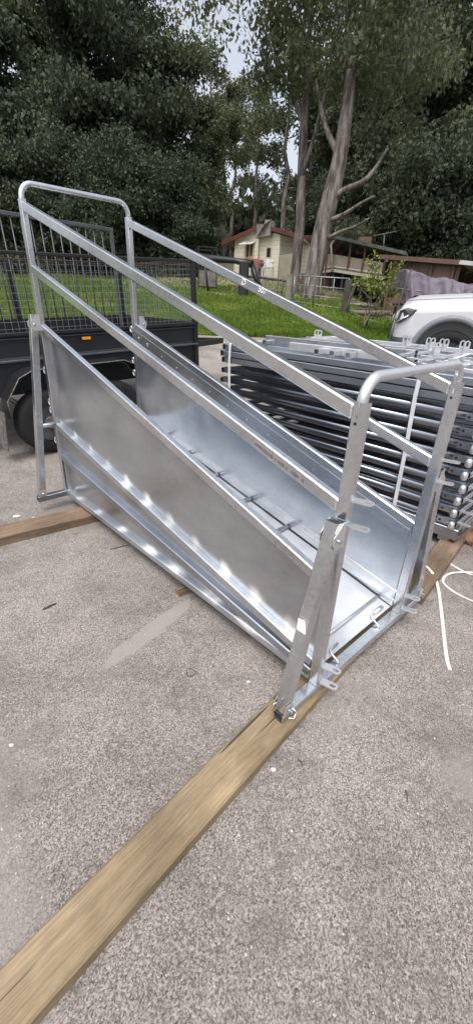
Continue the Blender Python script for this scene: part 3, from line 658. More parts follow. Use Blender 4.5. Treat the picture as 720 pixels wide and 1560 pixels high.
# cage: rails, posts, wire
ct=1.865
m=MB()
for yy in (.0,D):
    m.beam((x0,yy,ct-.015),(x1,yy,ct-.015),.035,.03)
for xx in (x1-.0,): m.beam((xx,.0,ct-.015),(xx,D,ct-.015),.035,.03)
m.build('cage_top_rail','black',TR)
MB().beam((x0,-.004,ct-.062),(x1,-.004,ct-.062),.012,.01).build('cage_rail','brownred',TR)
for (xx,yy,w) in ((x1-.02,0,.058),(x0+.3,0,.05),(x1-.02,D,.05),(.62,D,.06),(x0+.3,D,.05)): MB().beam((xx,yy,0.60 if w>.055 and yy==0 and xx>1 else 1.17),(xx,yy,ct-.03),w,.05,up=(0,1,0)).build('cage_post','black',TR)
def wire(yc,name,along='x',a0=x0,a1=x1,xx=0):
    m=MB()
    def ln(p,q):
        m.cyl(p,q,.0019,4,caps=False)
    n=int((a1-a0)/.062)
    for i in range(n+1):
        a=a0+.062*i
        ln((a,yc,1.18),(a,yc,ct-.03)) if along=='x' else ln((xx,a,1.18),(xx,a,ct-.03))
    for j in range(11):
        z=1.21+.062*j
        ln((a0,yc,z),(a1,yc,z)) if along=='x' else ln((xx,a0,z),(xx,a1,z))
    m.build(name,'mesh',TR)
wire(.012,'mesh_panel'); wire(D-.012,'mesh_panel'); wire(0,'mesh_panel','y',.03,D-.03,x1-.01)
# amber reflector, worn lines
MB().box((.655,-.052,1.078),(.745,-.036,1.104)).build('side_reflector','amber',TR)
# mudguard
def guard():
    m=MB(); prof=[(-.27,.42),(-.27,.60),(-.12,.80),(.02,.86),(1.0,.86),(1.14,.80),(1.27,.62),(1.27,.42)]
    for (a,b),(c,d) in zip(prof,prof[1:]):
        m.prism([(a,-.26,b),(c,-.26,d),(c,-.02,d),(a,-.02,b)],(0,0,.006) if abs(a-c)>.05 else (.006,0,0))
    return m,prof
m,prof=guard(); mg=m.build('mudguard','black',TR)
m=MB(); m.pipe([(a,-.263,b+.003) for a,b in prof],.006,6); m.build('guard_lip','chain',mg)
m=MB(); m.prism([(-.33,-.27,.50),(-.33,-.05,.50),(-.40,-.04,.19),(-.38,-.27,.13)],(.006,0,0)); 
fl_=m.build('mud_flap','chain',TR)
for cx in (.10,.86):
    w=MB(); r0=.325
    prof=[(-.245,.19),(-.25,.27),(-.235,.305),(-.20,.322),(-.13,.325),(-.06,.322),(-.03,.30),(-.03,.19)]
    n=40; vs=[(cx+r*math.cos(2*math.pi*k/n),y,.325+r*math.sin(2*math.pi*k/n)) for k in range(n) for (y,r) in prof]; q=len(prof)
    fs=[(k*q+j,k*q+j+1,((k+1)%n)*q+j+1,((k+1)%n)*q+j) for k in range(n) for j in range(q-1)]
    wh=MB().add(vs,fs,True).build('wheel','rubber',TR)
    MB().cyl((cx,-.215,.325),(cx,-.05,.325),.192,28).build('rim','dkgrey',wh); MB().cyl((cx,-.235,.325),(cx,-.21,.325),.06,14).build('hub','chain',wh)
# drawbar at the far right end
m=MB(); m.beam((x1,.35,.86),(x1+1.2,D/2,.80),.06,.08); m.beam((x1,D-.35,.86),(x1+1.2,D/2,.80),.06,.08); m.build('drawbar','black',TR)
# the tall barred gate standing behind in the trailer
def trl(x,y,z): return TP+Matrix.Rotation(TA,3,'Z')@(Matrix.Rotation(-TS,3,'Y')@Vector((x,y,z)))
def on_trailer_plane(u,v,y):
    e=Matrix.Rotation(TA,3,'Z')@Vector((0,1,0)); r=ray(u,v); k=((TP+e*y-Vector((0,0,H))).dot(e))/r.dot(e); P=Vector((0,0,H))+r*k; d=P-TP
    ex=Matrix.Rotation(TA,3,'Z')@Vector((1,0,0)); x=d.dot(ex)/math.cos(TS); return x,d.z-x*math.sin(TS)
a=on_trailer_plane(0,322,D-.12); b=on_trailer_plane(181,351,D-.12); c_=on_trailer_plane(189,495,D-.12)
GT=thing('barred_gate',trl(0,D-.12,0),TA,Matrix.Rotation(-TS,4,'Y'),label='dark grey barred steel gate standing upright inside the far side of the trailer cage',cat='gate')
sl=(b[1]-a[1])/(b[0]-a[0]); xr=b[0]; xl=x0+.05
zl=lambda x:a[1]+sl*(x-a[0])
MB().beam((xl,0,zl(xl)),(xr,0,zl(xr)),.04,.045).build('top_rail','dkgrey',GT)
MB().beam((xl,0,.96),(xr,0,.96),.04,.045).build('bottom_rail','dkgrey',GT)
for x in (xl+.02,xr-.02): MB().beam((x,0,.98),(x,0,zl(x)-.02),.045,.04,up=(0,1,0)).build('stile','dkgrey',GT)
x=xl+.12; 
while x<xr-.08: MB().cyl((x,0,.98),(x,0,zl(x)-.02),.009,8).build('bar','dkgrey',GT); x+=.118
# ------------------------------------------------------------------ SUV
def wc_(): 
    p=PT(686,512,6.85); return p
wc=wc_(); HD=R(180-24); hdir=Vector((math.cos(HD),math.sin(HD),0)); ldir=Vector((-math.sin(HD),math.cos(HD),0))
# local: +x nose, +y car's left side. nose points left in the picture, the visible flank is the left one
gzc=gz(wc.x,wc.y+.6)
HW=1.12; AX=1.02   # half width, axle to nose
# the near flank is y=+HW
cen=Vector((wc.x,wc.y,0))-hdir*0-ldir*HW
if (Vector((0,0,0))-Vector((wc.x,wc.y,0))).dot(ldir)<0: ldir=-ldir
SUV=thing('parked_ute',Vector((cen.x,cen.y,gzc)),HD,label='white four-wheel-drive ute with grey wheel-arch flares parked behind the steel stack',cat='vehicle')
st=[ # x, halfwidth, z bottom, z shoulder, z top(centre)
 (.86,.80,.58,.98,1.06),(.83,.96,.46,1.06,1.17),(.75,1.06,.42,1.15,1.28),(.57,1.10,.42,1.21,1.345),(0,1.12,.42,1.25,1.385),(-.55,1.12,.42,1.28,1.42),
 (-.72,1.12,.42,1.29,1.44),(-2.6,1.12,.42,1.31,1.44),(-2.9,1.12,.42,1.31,1.42),(-4.6,1.11,.45,1.31,1.40),(-4.75,1.06,.5,1.29,1.36)]
vs=[];fs=[]
for (x,w,zb,zs,zt_) in st:
    ring=[(x,w*.80,zb-.0),(x,w*.97,zb+.06),(x,w,zb+.30),(x,w*.995,zs-.14),(x,w*.955,zs-.02),(x,w*.86,zs+.035),(x,w*.5,zt_-.015),(x,0,zt_)]
    full=ring+[(a,-b,c) for a,b,c in reversed(ring[:-1])]; vs+=full
q=15
for i in range(len(st)-1):
    for j in range(q): fs.append((i*q+j,i*q+(j+1)%q,(i+1)*q+(j+1)%q,(i+1)*q+j))
fs+=[tuple(range(q)),tuple((len(st)-1)*q+k for k in range(q-1,-1,-1))]
body=MB().add(vs,fs,True).build('body','white',SUV)
def cutter(x,r,z):
    m=MB()
    for s in (-1,1): m.cyl((x,s*.72,z),(x,s*1.3,z),r,48); m.box((x-r,min(s*.72,s*1.3),-.2),(x+r,max(s*.72,s*1.3),z))
    return m
def boolcut(o,mb):
    c=mb.build('cut','dark'); c.parent=o.parent
    md=o.modifiers.new('b','BOOLEAN'); md.object=c; md.operation='DIFFERENCE'; md.solver='EXACT'
    bpy.context.view_layer.update(); dg=bpy.context.evaluated_depsgraph_get(); me=bpy.data.meshes.new_from_object(o.evaluated_get(dg)); o.modifiers.clear(); o.data=me; bpy.data.objects.remove(c)
m=MB()
for x in (0,-3.75):
    for s in (-1,1): m.cyl((x,s*.70,.50),(x,s*1.30,.50),.50,40)
boolcut(body,m)
for p in body.data.polygons: p.use_smooth=abs(p.normal.y)<.999
# flares: ring bands proud of the flank
for x in (0,-3.75):
    for s in (1,-1):
        m=MB(); n=30; sec=[(.490,1.115),(.490,1.140),(.535,1.142),(.570,1.122),(.570,1.09)]; vs=[];fs=[]
        for k in range(n+1):
            a=R(-12)+R(204)*k/n
            for r,y in sec: vs.append((x+r*math.cos(a),s*y,.50+r*math.sin(a)))
        for k in range(n):
            for j in range(4): fs.append((k*5+j,k*5+j+1,(k+1)*5+j+1,(k+1)*5+j))
        m.add(vs,fs,True).build('wheel_arch_flare','flare',SUV)
        r0=.43; prof=[(.80,.28),(.80,.38),(.84,.42),(.90,.43),(1.04,.43),(1.09,.415),(1.105,.36),(1.095,.29),(1.06,.285)]; q=len(prof); n=44
        vs=[(x+r*math.cos(2*math.pi*k/n),s*y,.43+r*math.sin(2*math.pi*k/n)) for k in range(n) for (y,r) in prof]
        fs=[(k*q+j,k*q+j+1,((k+1)%n)*q+j+1,((k+1)%n)*q+j) for k in range(n) for j in range(q-1)]
        wh=MB().add(vs,fs,True).build('wheel','rubber',SUV)
        mm=MB(); mm.cyl((x,s*.80,.43),(x,s*1.03,.43),.285,30); mm.build('rim','dkgrey',wh)
        mm=MB()
        for k in range(6): a=k*math.pi/3; mm.beam((x+.05*math.cos(a),s*1.05,.43+.05*math.sin(a)),(x+.27*math.cos(a),s*1.05,.43+.27*math.sin(a)),.06,.03,up=(0,1,0))
        mm.cyl((x,s*1.0,.43),(x,s*1.07,.43),.07,16); mm.build('spokes','chrome',wh)
# front bumper, grille, lamps
vs=[];fs=[]
bs=[(.57,1.108),(.70,1.105),(.81,1.02),(.88,.85),(.91,.5),(.92,0)]; bs=bs+[(a,-b) for a,b in reversed(bs[:-1])]
for (x,y) in bs: vs+=[(x-.10,y*.93,.30),(x,y,.34),(x+.02,y*1.005,.62),(x+.0,y,.72),(x-.12,y*.92,.74)]
for i in range(len(bs)-1):
    for j in range(4): fs.append((i*5+j,i*5+j+1,(i+1)*5+j+1,(i+1)*5+j))
bmp=MB().add(vs,fs,True).build('front_bumper','bodyblk',SUV)
MB().box((.84,-.55,.74),(.895,.55,.98)).build('grille','bodyblk',SUV)
for s in (1,-1):
    m=MB()
    P_=[(.865,.66,.90),(.835,.95,.92),(.78,1.078,.93),(.60,1.115,1.06),(.57,1.105,1.12),(.70,1.07,1.14),(.80,.95,1.10),(.85,.68,1.02)]
    P_=[(a,b*s,c) for a,b,c in P_]; cc=Vector((.74,1.02*s,1.01)); vs=[Vector(p) for p in P_]
    inn=[cc+(v-cc)*.8+Vector((.015,.022*s,.0)) for v in vs]; inn2=[v*1-Vector((.10,.10*s,0)) for v in vs]
    fs=[(i,(i+1)%8,8+(i+1)%8,8+i) for i in range(8)]+[tuple(range(8,16))]+[(i,(i+1)%8,16+(i+1)%8,16+i) for i in range(8)]
    hl=MB().add(vs+inn+inn2,fs).build('headlight','lamp',SUV)
    MB().pipe([inn[3]+Vector((0,.006*s,-.01)),inn[2]+Vector((.006,.008*s,.005)),inn[1]+Vector((.008,.006*s,.012))],.010,6).build('running_lamp','chrome',hl)
# bonnet shut line and bulge edge
m=MB(); m.pipe([(.72,.93,1.235),(.55,.945,1.262),(0,.965,1.300),(-.55,.965,1.33)],.005,6); m.build('bonnet_seam','flare',SUV)
# door seams and cabin
m=MB(); m.pipe([(-.78,1.121,1.24),(-.80,1.1235,.9),(-.78,1.122,.55)],.005,6); m.build('door_seam','flare',SUV)
vs=[];fs=[]
cab=[(-.60,1.02,1.40,1.0,1.40),(-1.30,.86,1.98,1.04,1.36),(-1.6,.86,2.06,1.05,1.36),(-2.7,.86,2.06,1.05,1.36),(-3.0,.95,1.45,1.05,1.36)]
for (x,wt,zt_,wb,zb) in cab: vs+=[(x,wb,zb),(x,wt,zt_),(x,-wt,zt_),(x,-wb,zb)]
for i in range(4):
    for j in range(4): fs.append((i*4+j,i*4+(j+1)%4,(i+1)*4+(j+1)%4,(i+1)*4+j))
fs+=[(0,1,2,3),(16,17,18,19)]
MB().add(vs,fs).build('cabin','white',SUV)
for s in (1,-1):
    MB().prism([(-.92,.972*s,1.47),(-1.42,.905*s,1.90),(-1.95,.90*s,1.95),(-1.95,1.005*s,1.47)],(0,.006*s,0)).build('side_window','glass',SUV)
    MB().prism([(-2.03,1.005*s,1.47),(-2.03,.90*s,1.95),(-2.66,.90*s,1.95),(-2.80,.985*s,1.47)],(0,.006*s,0)).build('side_window','glass',SUV)
    m=MB(); m.box((-1.08,min(1.08*s,1.36*s),1.42),(-.94,max(1.08*s,1.36*s),1.62)); m.build('mirror','bodyblk',SUV)
MB().prism([(-.68,.93,1.47),(-.68,-.93,1.47),(-1.25,-.80,1.94),(-1.25,.80,1.94)],(.012,0,.010)).build('windscreen','glass',SUV)
# ------------------------------------------------------------------ trees
def crown_mesh(rs,clumps,per,lsz,droop=.6,aspect=.32):
    # clumps: list of (x,y,z,r); returns quads of leaf sprays
    Vs=[]
    C=np.array([c[:3] for c in clumps]); Rr=np.array([c[3] for c in clumps])
    idx=np.repeat(np.arange(len(C)),per); n=len(idx)
    d=rs.normal(size=(n,3)); d/=np.linalg.norm(d,axis=1)[:,None]; rad=rs.rand(n)**.45
    p=C[idx]+d*(Rr[idx]*rad)[:,None]*np.array([1,1,.72])
    a=rs.normal(size=(n,3)); a[:,2]-=droop*1.6; a/=np.linalg.norm(a,axis=1)[:,None]
    b=np.cross(a,rs.normal(size=(n,3))); b/=np.linalg.norm(b,axis=1)[:,None]
    l=(lsz*(.6+.8*rs.rand(n)))[:,None]; w=l*aspect
    V=np.stack([p-b*w*.2,p+a*l*.5-b*w,p+a*l,p+a*l*.5+b*w],1).reshape(-1,3)
    F_=np.arange(4*n).reshape(-1,4); return V,F_
def limb(m,p0,p1,r0,r1,rs,n=6,wob=.06):
    p0,p1=Vector(p0),Vector(p1); L_=(p1-p0).length; pts=[];rad=[]
    for i in range(n+1):
        t=i/n; q=p0.lerp(p1,t); 
        if 0<i<n: q+=Vector((rs.normal()*wob*L_*.3,rs.normal()*wob*L_*.3,rs.normal()*wob*L_*.15))
        pts.append(q); rad.append(r0+(r1-r0)*t)
    m.pipe(pts,rad,8); return pts
def make_tree(name,seed,h,cr,r0,crown_base,nlimb,per,lsz,leaf,bark_,clr=(.9,1.7),lean=(0,0),asp=.32):
    rs=np.random.RandomState(seed); t=thing(name,(0,0,0))
    m=MB(); top=Vector((lean[0],lean[1],h*.9)); tr=limb(m,(0,0,-.3),top,r0,r0*.22,rs,9,.05); cl=[]
    for i in range(nlimb):
        f=crown_base+(1-crown_base)*rs.rand()**.9*.95; k=min(int(f*9),8); base=tr[k].lerp(tr[k+1],f*9-k)
        a=rs.uniform(0,2*math.pi); ln=cr*(1.1-.6*abs(f-.55)/.5)*rs.uniform(.45,1.05)
        e=base+Vector((math.cos(a)*ln,math.sin(a)*ln,ln*rs.uniform(.1,.7)))
        lp=limb(m,base,e,r0*.30*(1.2-f),r0*.05,rs,5,.12)
        for j in range(3):
            c=Vector(lp[2+j])+Vector(rs.normal(size=3)*.35*clr[0]); cl.append((*c,rs.uniform(*clr)*(.75+.1*j)))
        for j in range(2):
            q=Vector(lp[3])+Vector((rs.normal()*1.2,rs.normal()*1.2,rs.normal()*.7))*clr[0]; limb(m,lp[3],q,r0*.07,r0*.02,rs,3,.1); cl.append((*q,rs.uniform(*clr)))
    for j in range(4): cl.append((*(top+Vector(rs.normal(size=3)*.6)),rs.uniform(*clr)))
    m.build('trunk',bark_,t)
    V,Fc=crown_mesh(rs,cl,per,lsz,.6,asp); npmesh('crown',V,Fc,leaf,t); return t
protos={
 'gum':make_tree('eucalyptus_tree',21,19,4.6,.36,.34,15,330,.25,'leaf_gum','bark',(.8,1.6)),
 'gum2':make_tree('eucalyptus_tree',22,22,5.0,.42,.30,17,330,.26,'leaf_grey','bark',(.9,1.7)),
 'thin':make_tree('eucalyptus_tree',27,20,4.8,.34,.35,12,120,.27,'leaf_gum','bark',(.8,1.5)),
 'dark':make_tree('dense_tree',23,15,4.6,.32,.10,28,430,.24,'leaf_dark','bark_dk',(1.0,1.8)),
 'shrub':make_tree('large_shrub',24,6.0,2.6,.13,.04,24,330,.17,'leaf_dark','bark_dk',(.6,1.1)),
}
used=set()
def plant(kind,x,y,s,rz,label,cat,group,sz=None,dz=-.1):
    o=protos[kind]
    if kind in used: o=copytree(o)
    used.add(kind); o.location=(x,y,gz(x,y)+dz); o.rotation_euler=(0,0,rz); o.scale=(s,s,sz or s); tag(o,label,cat,group)
LBL={'thin':'sparse eucalyptus','gum':'eucalyptus with olive-green crown','gum2':'tall eucalyptus with grey-green crown','dark':'dense dark-leaved tree','shrub':'dark dense shrub'}
def az(u,Y): r=ray(u,400); return r.x/r.y*Y
row=[ # kind,u(pixel column),Y,scale
 ('gum2',-60,40,1.0,'at the far left edge of the photo'),('dark',30,36,1.0,'behind the left end of the trailer'),('gum',95,44,1.1,'above the barred gate'),
 ('dark',150,34,1.05,'above the rear hoop of the ramp'),('gum2',215,42,1.05,'between the rear hoop and the dark cage'),('dark',262,38,.95,'just left of the wire cage'),
 ('gum',318,46,.8,'behind the wire cage'),('thin',352,66,.9,'farthest back over the left end of the house roof'),
 ('thin',385,60,.85,'behind the cream house gable'),('thin',425,52,.95,'between the gable and the straight pale trunk'),('thin',338,52,.8,'left of the cream house'),('gum2',462,60,.75,'behind the pale straight trunk'),('gum',505,52,1.15,'behind the big leaning trunk'),('dark',545,44,1.2,'behind the verandah roof'),
 ('gum2',590,46,1.1,'above the roof aerial'),('dark',622,38,1.15,'behind the left end of the brown shed'),('gum2',665,42,1.15,'above the middle of the brown shed'),
 ('dark',705,36,1.1,'above the open bay of the shed'),('gum',750,40,1.1,'beyond the right edge of the shed'),('gum2',800,46,1.1,'farthest right beyond the shed')]
for i,(k,u,Y,s,lb) in enumerate(row): plant(k,az(u,Y),Y,s,i*1.3,LBL[k]+' '+lb,'tree','trees along the back of the property')
for i,(u,Y,s,lb) in enumerate(((-90,27,1.0,'left of the trailer, out at the edge'),(-25,29,1.05,'behind the far left of the trailer cage'),(40,27,.95,'behind the ramp rear post'),(100,29,1.0,'behind the middle of the barred gate'),(160,27.5,.95,'behind the right stile of the barred gate'),(215,29,1.0,'behind the far rear post of the ramp'),(268,30,.9,'beside the wire cage'),(296,42,1.0,'beyond the right end of the wire cage'),(610,30,1.2,'behind the left of the brown shed roof'),(660,30,1.3,'behind the brown shed roof'),(712,30,1.3,'behind the right end of the shed roof'),(560,42,1.2,'behind the verandah roof'),(500,42,1.1,'between the big leaning trunk and the verandah'))):
    plant('shrub',az(u,Y),Y,s,i*2.1,LBL['shrub']+' '+lb,'shrub','shrubs along the back of the lawn')
# the hills behind, wooded
rs=np.random.RandomState(5)
cl=[]
for i in range(420):
    x=rs.uniform(-75,85); y=rs.uniform(66,92); cl.append((x,y,gz(x,y)+rs.uniform(.5,8+3*math.sin(x*.13)+2*math.sin(x*.31)+(8 if x>14 or x<-28 else 0)),rs.uniform(2.2,4.2)))
V,Fc=crown_mesh(rs,cl,90,1.0,.4,.4); o=npmesh('far_woodland',V,Fc,'leaf_grey'); tag(o,'far grey-green woodland closing the view behind the trees','woodland',None,'stuff')
# two foreground gum trunks
def bigtrunk(pts,rads,branches,label,seed,name='eucalyptus_tree',crown=True):
    b=pts[0]; t=thing(name,(b.x,b.y,b.z),label=label,cat='tree',group='big gum trunks by the house'); rs=np.random.RandomState(seed)
    loc=[p-b for p in pts]; m=MB(); m.pipe(spline(loc,5),list(np.interp(np.linspace(0,1,5*(len(loc)-1)+1),np.linspace(0,1,len(loc)),rads)),14)
    cl=[]
    for bp,br in branches:
        q=[p-b for p in bp]; m.pipe(spline(q,4),list(np.linspace(br,br*.35,4*(len(q)-1)+1)),8)
        if crown:
            pass
    m.build('trunk','bark',t)
    if crown:
        top=loc[-1]
        for i in range(26): cl.append((top.x+rs.normal()*2.3,top.y+rs.normal()*2.3,top.z+rs.uniform(-1.5,4.5),rs.uniform(.8,1.5)))
        V,Fc=crown_mesh(rs,cl,420,.20,.8,.24); npmesh('crown',V,Fc,'leaf_gum',t)
P=lambda u,v,Y,d=0:PT(u,v,Y)+Vector((0,0,d))
def base(u,Y): x=az(u,Y); return Vector((x,Y,gz(x,Y)-.15))
bA=base(449,22.5)
bigtrunk([bA,P(451,400,22.5),P(456,350,22.5),P(458,300,22.6),P(462,200,22.8),P(470,60,23)],[.25,.22,.205,.20,.17,.11],[([P(459,270,22.6),P(480,200,22),P(500,120,21.5)],.10),([P(462,190,22.8),P(435,120,23),P(410,50,23.5)],.09)],'straight pale eucalyptus trunk between the house and its verandah',31)
bB=base(474,21.0)
bigtrunk([bB,P(478,415,21.0),P(484,385,21),P(492,345,21),P(503,300,21),P(517,240,21),P(530,150,21.2),P(538,60,21.5)],[.42,.37,.38,.37,.34,.29,.22,.15],[([P(503,335,20.8),P(525,325,20.3),P(548,310,19.8),P(570,298,19.4)],.10),([P(500,362,20.8),P(520,352,20.2),P(542,344,19.7),P(562,332,19.3)],.09),([P(507,306,21),P(522,290,20.6),P(560,270,20),P(590,225,20)],.14),([P(517,240,21),P(495,190,21.5),P(480,120,22)],.15)],'big leaning eucalyptus trunk with peeling bark in front of the verandah',32)
# ------------------------------------------------------------------ house
HS=thing('weatherboard_house',(0,0,0),label='cream weatherboard house with red-edged low roof, brown window and raised verandah, up the slope',cat='house')
def wallq(name,a,b,za,zb,ta,tb,mat,par,th=.12):
    # vertical wall between ground points a,b with its own bottom and top heights
    a,b=Vector(a),Vector(b); d=(b-a).normalized(); n=Vector((-d.y,d.x,0))*th
    m=MB(); m.prism([(a.x,a.y,za),(b.x,b.y,zb),(b.x,b.y,tb),(a.x,a.y,ta)],n); return m.build(name,mat,par)
hA=PT(356,412,34); hB=PT(422,424,30.5); hz=min(hA.z,hB.z)-.6
tA=PT(356,358,34).z; apx_=PT(398,346,31.8); tB=PT(422,357,30.5).z
m=MB(); d=(hB-hA); d.z=0; n=Vector((-d.y,d.x,0)).normalized()*.15
apx=hA+(hB-hA)*.62
m.prism([(hA.x,hA.y,hz),(hB.x,hB.y,hz),(hB.x,hB.y,tB),(apx.x,apx.y,PT(397,347,hA.y+(hB.y-hA.y)*.62).z),(hA.x,hA.y,tA)],n); m.build('end_wall','boards',HS)
hC=PT(450,424,33.5); wallq('side_wall',(hB.x,hB.y,0),(hC.x+3.5,hC.y+1.5,0),hz,hz,tB,tB-.05,'boards',HS)
# low roof: two slopes meeting at the apex line running back
def roof_slab(name,p,q,back,th,mat,edge=None):
    m=MB(); p,q,back=Vector(p),Vector(q),Vector(back); m.prism([p,q,q+back,p+back],(0,0,th)); r=m.build(name,mat,HS)
    if edge: mm=MB(); mm.beam(p+Vector((0,0,th*.4)),q+Vector((0,0,th*.4)),.06,.22); mm.build('fascia',edge,r)
    return r
back=Vector((.35,.94,0))*7
e0=PT(338,371,34.6); e1=PT(397,345,31.6); e2=PT(452,360,29.0)
roof_slab('roof',e0,e1,back,.10,'roofr','red'); roof_slab('roof',e1+Vector((0,0,.01)),e2,back,.12,'roofs','red')
def on_wall(u,v,a=hA,b=hB,off=.02):
    d=(b-a); d.z=0; n=Vector((d.y,-d.x,0)).normalized(); p0=Vector((a.x,a.y,0))+n*off; r=ray(u,v); k=(p0-Vector((0,0,H))).dot(n)/r.dot(n); return Vector((0,0,H))+r*k,n
def window(name,u0,v0,u1,v1,pane,par,a=hA,b=hB,bars=1):
    p,n=on_wall(u0,v0,a,b); q,_=on_wall(u1,v1,a,b); z1,z0=p.z,q.z; d=Vector((q.x-p.x,q.y-p.y,0)); w=d.length; d.normalize()
    f=MB()
    def bar(s0,z0_,s1,z1_): 
        A=p+d*s0; f.prism([(A.x,A.y,z0_),(p.x+d.x*s1,p.y+d.y*s1,z0_),(p.x+d.x*s1,p.y+d.y*s1,z1_),(A.x,A.y,z1_)],n*.05)
    t_=.06; bar(0,z0,w,z0+t_); bar(0,z1-t_,w,z1); bar(0,z0+t_,t_,z1-t_); bar(w-t_,z0+t_,w,z1-t_)
    for i in range(bars): c=w*(i+1)/(bars+1); bar(c-.03,z0+t_,c+.03,z1-t_)
    fr=f.build(name,'cream',par); g=MB(); g.prism([(p.x,p.y,z0+.01),(q.x,q.y,z0+.01),(q.x,q.y,z1-.01),(p.x,p.y,z1-.01)],n*.015); g.build('pane',pane,fr); return p,q,n,z1
p,q,n,z1=window('window',375,370,386,392,'brownw',HS); 
m=MB(); m.prism([p+Vector((-.15,0,.05)),q*1+Vector((.15,0,z1-q.z+.05)),q+Vector((.15,0,z1-q.z-.15))+n*.5,p+Vector((-.15,0,-.15))+n*.5],(0,0,.03)); m.build('window_hood','roofs',HS)
window('window',406,376,413,393,'glass',HS,bars=0)
# chimney-like grey panels at the gable
p,n=on_wall(390,360,off=.35); q,_=on_wall(411,360,off=.35)
m=MB(); m.prism([(p.x,p.y,PT(390,362,p.y).z),(q.x,q.y,PT(411,358,q.y).z),(q.x,q.y,PT(411,334,q.y).z),(q.x-.35,q.y+.1,PT(411,334,q.y).z),(q.x-.4,q.y+.1,PT(400,341,q.y).z),(p.x,p.y,PT(390,341,p.y).z)],(.25,.55,0)); m.build('chimney','oldpale',HS)
p,n=on_wall(392,420,off=.25); m=MB(); m.cyl((p.x,p.y,p.z-.6),(p.x,p.y,PT(392,358,p.y).z),.035,8); m.build('stack_pipe','dkgrey',HS)
# verandah wing
vA=PT(487,412,26.5); vB=PT(506,409,25.2); vC=PT(583,421,23.0)
gzv=gz(vB.x,vB.y)-.3
def deckseg(a,b,name,z0,z1,mat,th=.10,off=0):
    a,b=Vector((a.x,a.y,0)),Vector((b.x,b.y,0)); d=(b-a).normalized(); n=Vector((-d.y,d.x,0)); A=a+n*off; B=b+n*off
    m=MB(); m.prism([(A.x,A.y,z0[0]),(B.x,B.y,z0[1]),(B.x,B.y,z1[0]),(A.x,A.y,z1[1])],n*th); return m.build(name,mat,HS)
zA,zC=vB.z,vC.z
deckseg(vB,vC,'deck_fascia',(zA-.13,zC-.13),(zC+.16,zA+.16),'cream')
deckseg(vA,vB,'deck_fascia',(vA.z-.13,zA-.13),(zA+.16,vA.z+.16),'cream',off=.01)
rA,rC=PT(506,387,25.2).z,PT(583,400,23).z; rA0=PT(487,385,26.5).z
deckseg(vB,vC,'balustrade',(zA+.17,zC+.17),(rC,rA),'blind',.03,.05); deckseg(vA,vB,'balustrade',(vA.z+.17,zA+.17),(rA,rA0),'blind',.03,.05)
gA,gC=PT(506,361,25.2),PT(618,386,22.2)
for u,vv in ((530,0),(552,0),(582,0),):
    t_=(u-506)/(583-506); p=vB.lerp(vC,t_); MB().beam((p.x,p.y,p.z+.1),(p.x,p.y,PT(u,364+(u-506)*.23,p.y).z),.09,.09,up=(0,1,0)).build('verandah_post','red',HS)
MB().pipe([Vector(vB)+Vector((0,-.1,-.1)),PT(504,372,25.1),PT(508,366,25.1),PT(514,362,25.1)],.055,8).build('downpipe','chairw',HS)
MB().beam(Vector((vB.x-.35,vB.y,gzv)),Vector((vB.x-.35,vB.y,PT(500,362,25.2).z)),.08,.08,up=(0,1,0)).build('verandah_post','red',HS)
bk=Vector((.5,.87,0))
m=MB(); a=PT(470,360,26.8); b=PT(509,361,24.9); c_=PT(618,386,22.0); m.prism([b,c_,c_+bk*6+Vector((0,0,-1.3)),b+bk*6+Vector((0,0,-1.3))],(0,0,.09)); rf=m.build('roof','roofg',HS)
MB().beam(b,c_,.08,.10).build('gutter','roofg',rf)
m=MB(); m.prism([PT(462,361,27.2),b+Vector((0,0,-.01)),b+bk*5+Vector((0,0,-1.1)),PT(462,361,27.2)+bk*5+Vector((0,0,-1.1))],(0,0,.09)); rf2=m.build('roof','roofr',HS); MB().beam(PT(462,361,27.2),b,.08,.14).build('gutter','red',rf2)
# back wall and floor of the verandah, under-deck wall, stumps
o3=Vector((vA.x,vA.y,0))+bk*2.4; o4=Vector((vC.x,vC.y,0))+bk*2.4
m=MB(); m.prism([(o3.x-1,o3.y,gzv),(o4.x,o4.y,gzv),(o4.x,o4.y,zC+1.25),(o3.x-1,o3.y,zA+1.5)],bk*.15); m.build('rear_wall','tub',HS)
m=MB(); m.prism([(vA.x,vA.y,vA.z),(vB.x,vB.y,zA),(vC.x,vC.y,zC),(o4.x,o4.y,zC),(o3.x,o3.y,vA.z)],(0,0,.08)); m.build('deck','oldwood',HS)
for t_ in (0,.2,.4,.6,.8,1.0): p=vB.lerp(vC,t_)+bk*.25; MB().beam((p.x,p.y,gz(p.x,p.y)-.2),(p.x,p.y,p.z-.02),.10,.10,up=(0,1,0)).build('stump','dkgrey',HS)
MB().box((vA.x-.9,vA.y+.6,gzv),(vA.x+.7,vA.y+.8,vA.z-.13)).build('under_deck_wall','brick',HS)
for u in (515,540): p,qq=PT(u,345,28),None; 
# left verandah: blinds between the wall and the trunk
for a,b in ((424,447),): 
    p,q=PT(a,424,30),PT(b,424,29); m=MB(); m.prism([(p.x,p.y,p.z-.1),(q.x,q.y,q.z-.1),(q.x,q.y,PT(b,385,29).z),(p.x,p.y,PT(a,388,30).z)],(.02,.05,0)); m.build('balustrade','blind',HS)
p=PT(449,425,28.8); MB().beam((p.x,p.y,p.z-.6),(p.x,p.y,PT(449,358,28.8).z),.14,.14,up=(0,1,0)).build('verandah_post','red',HS)
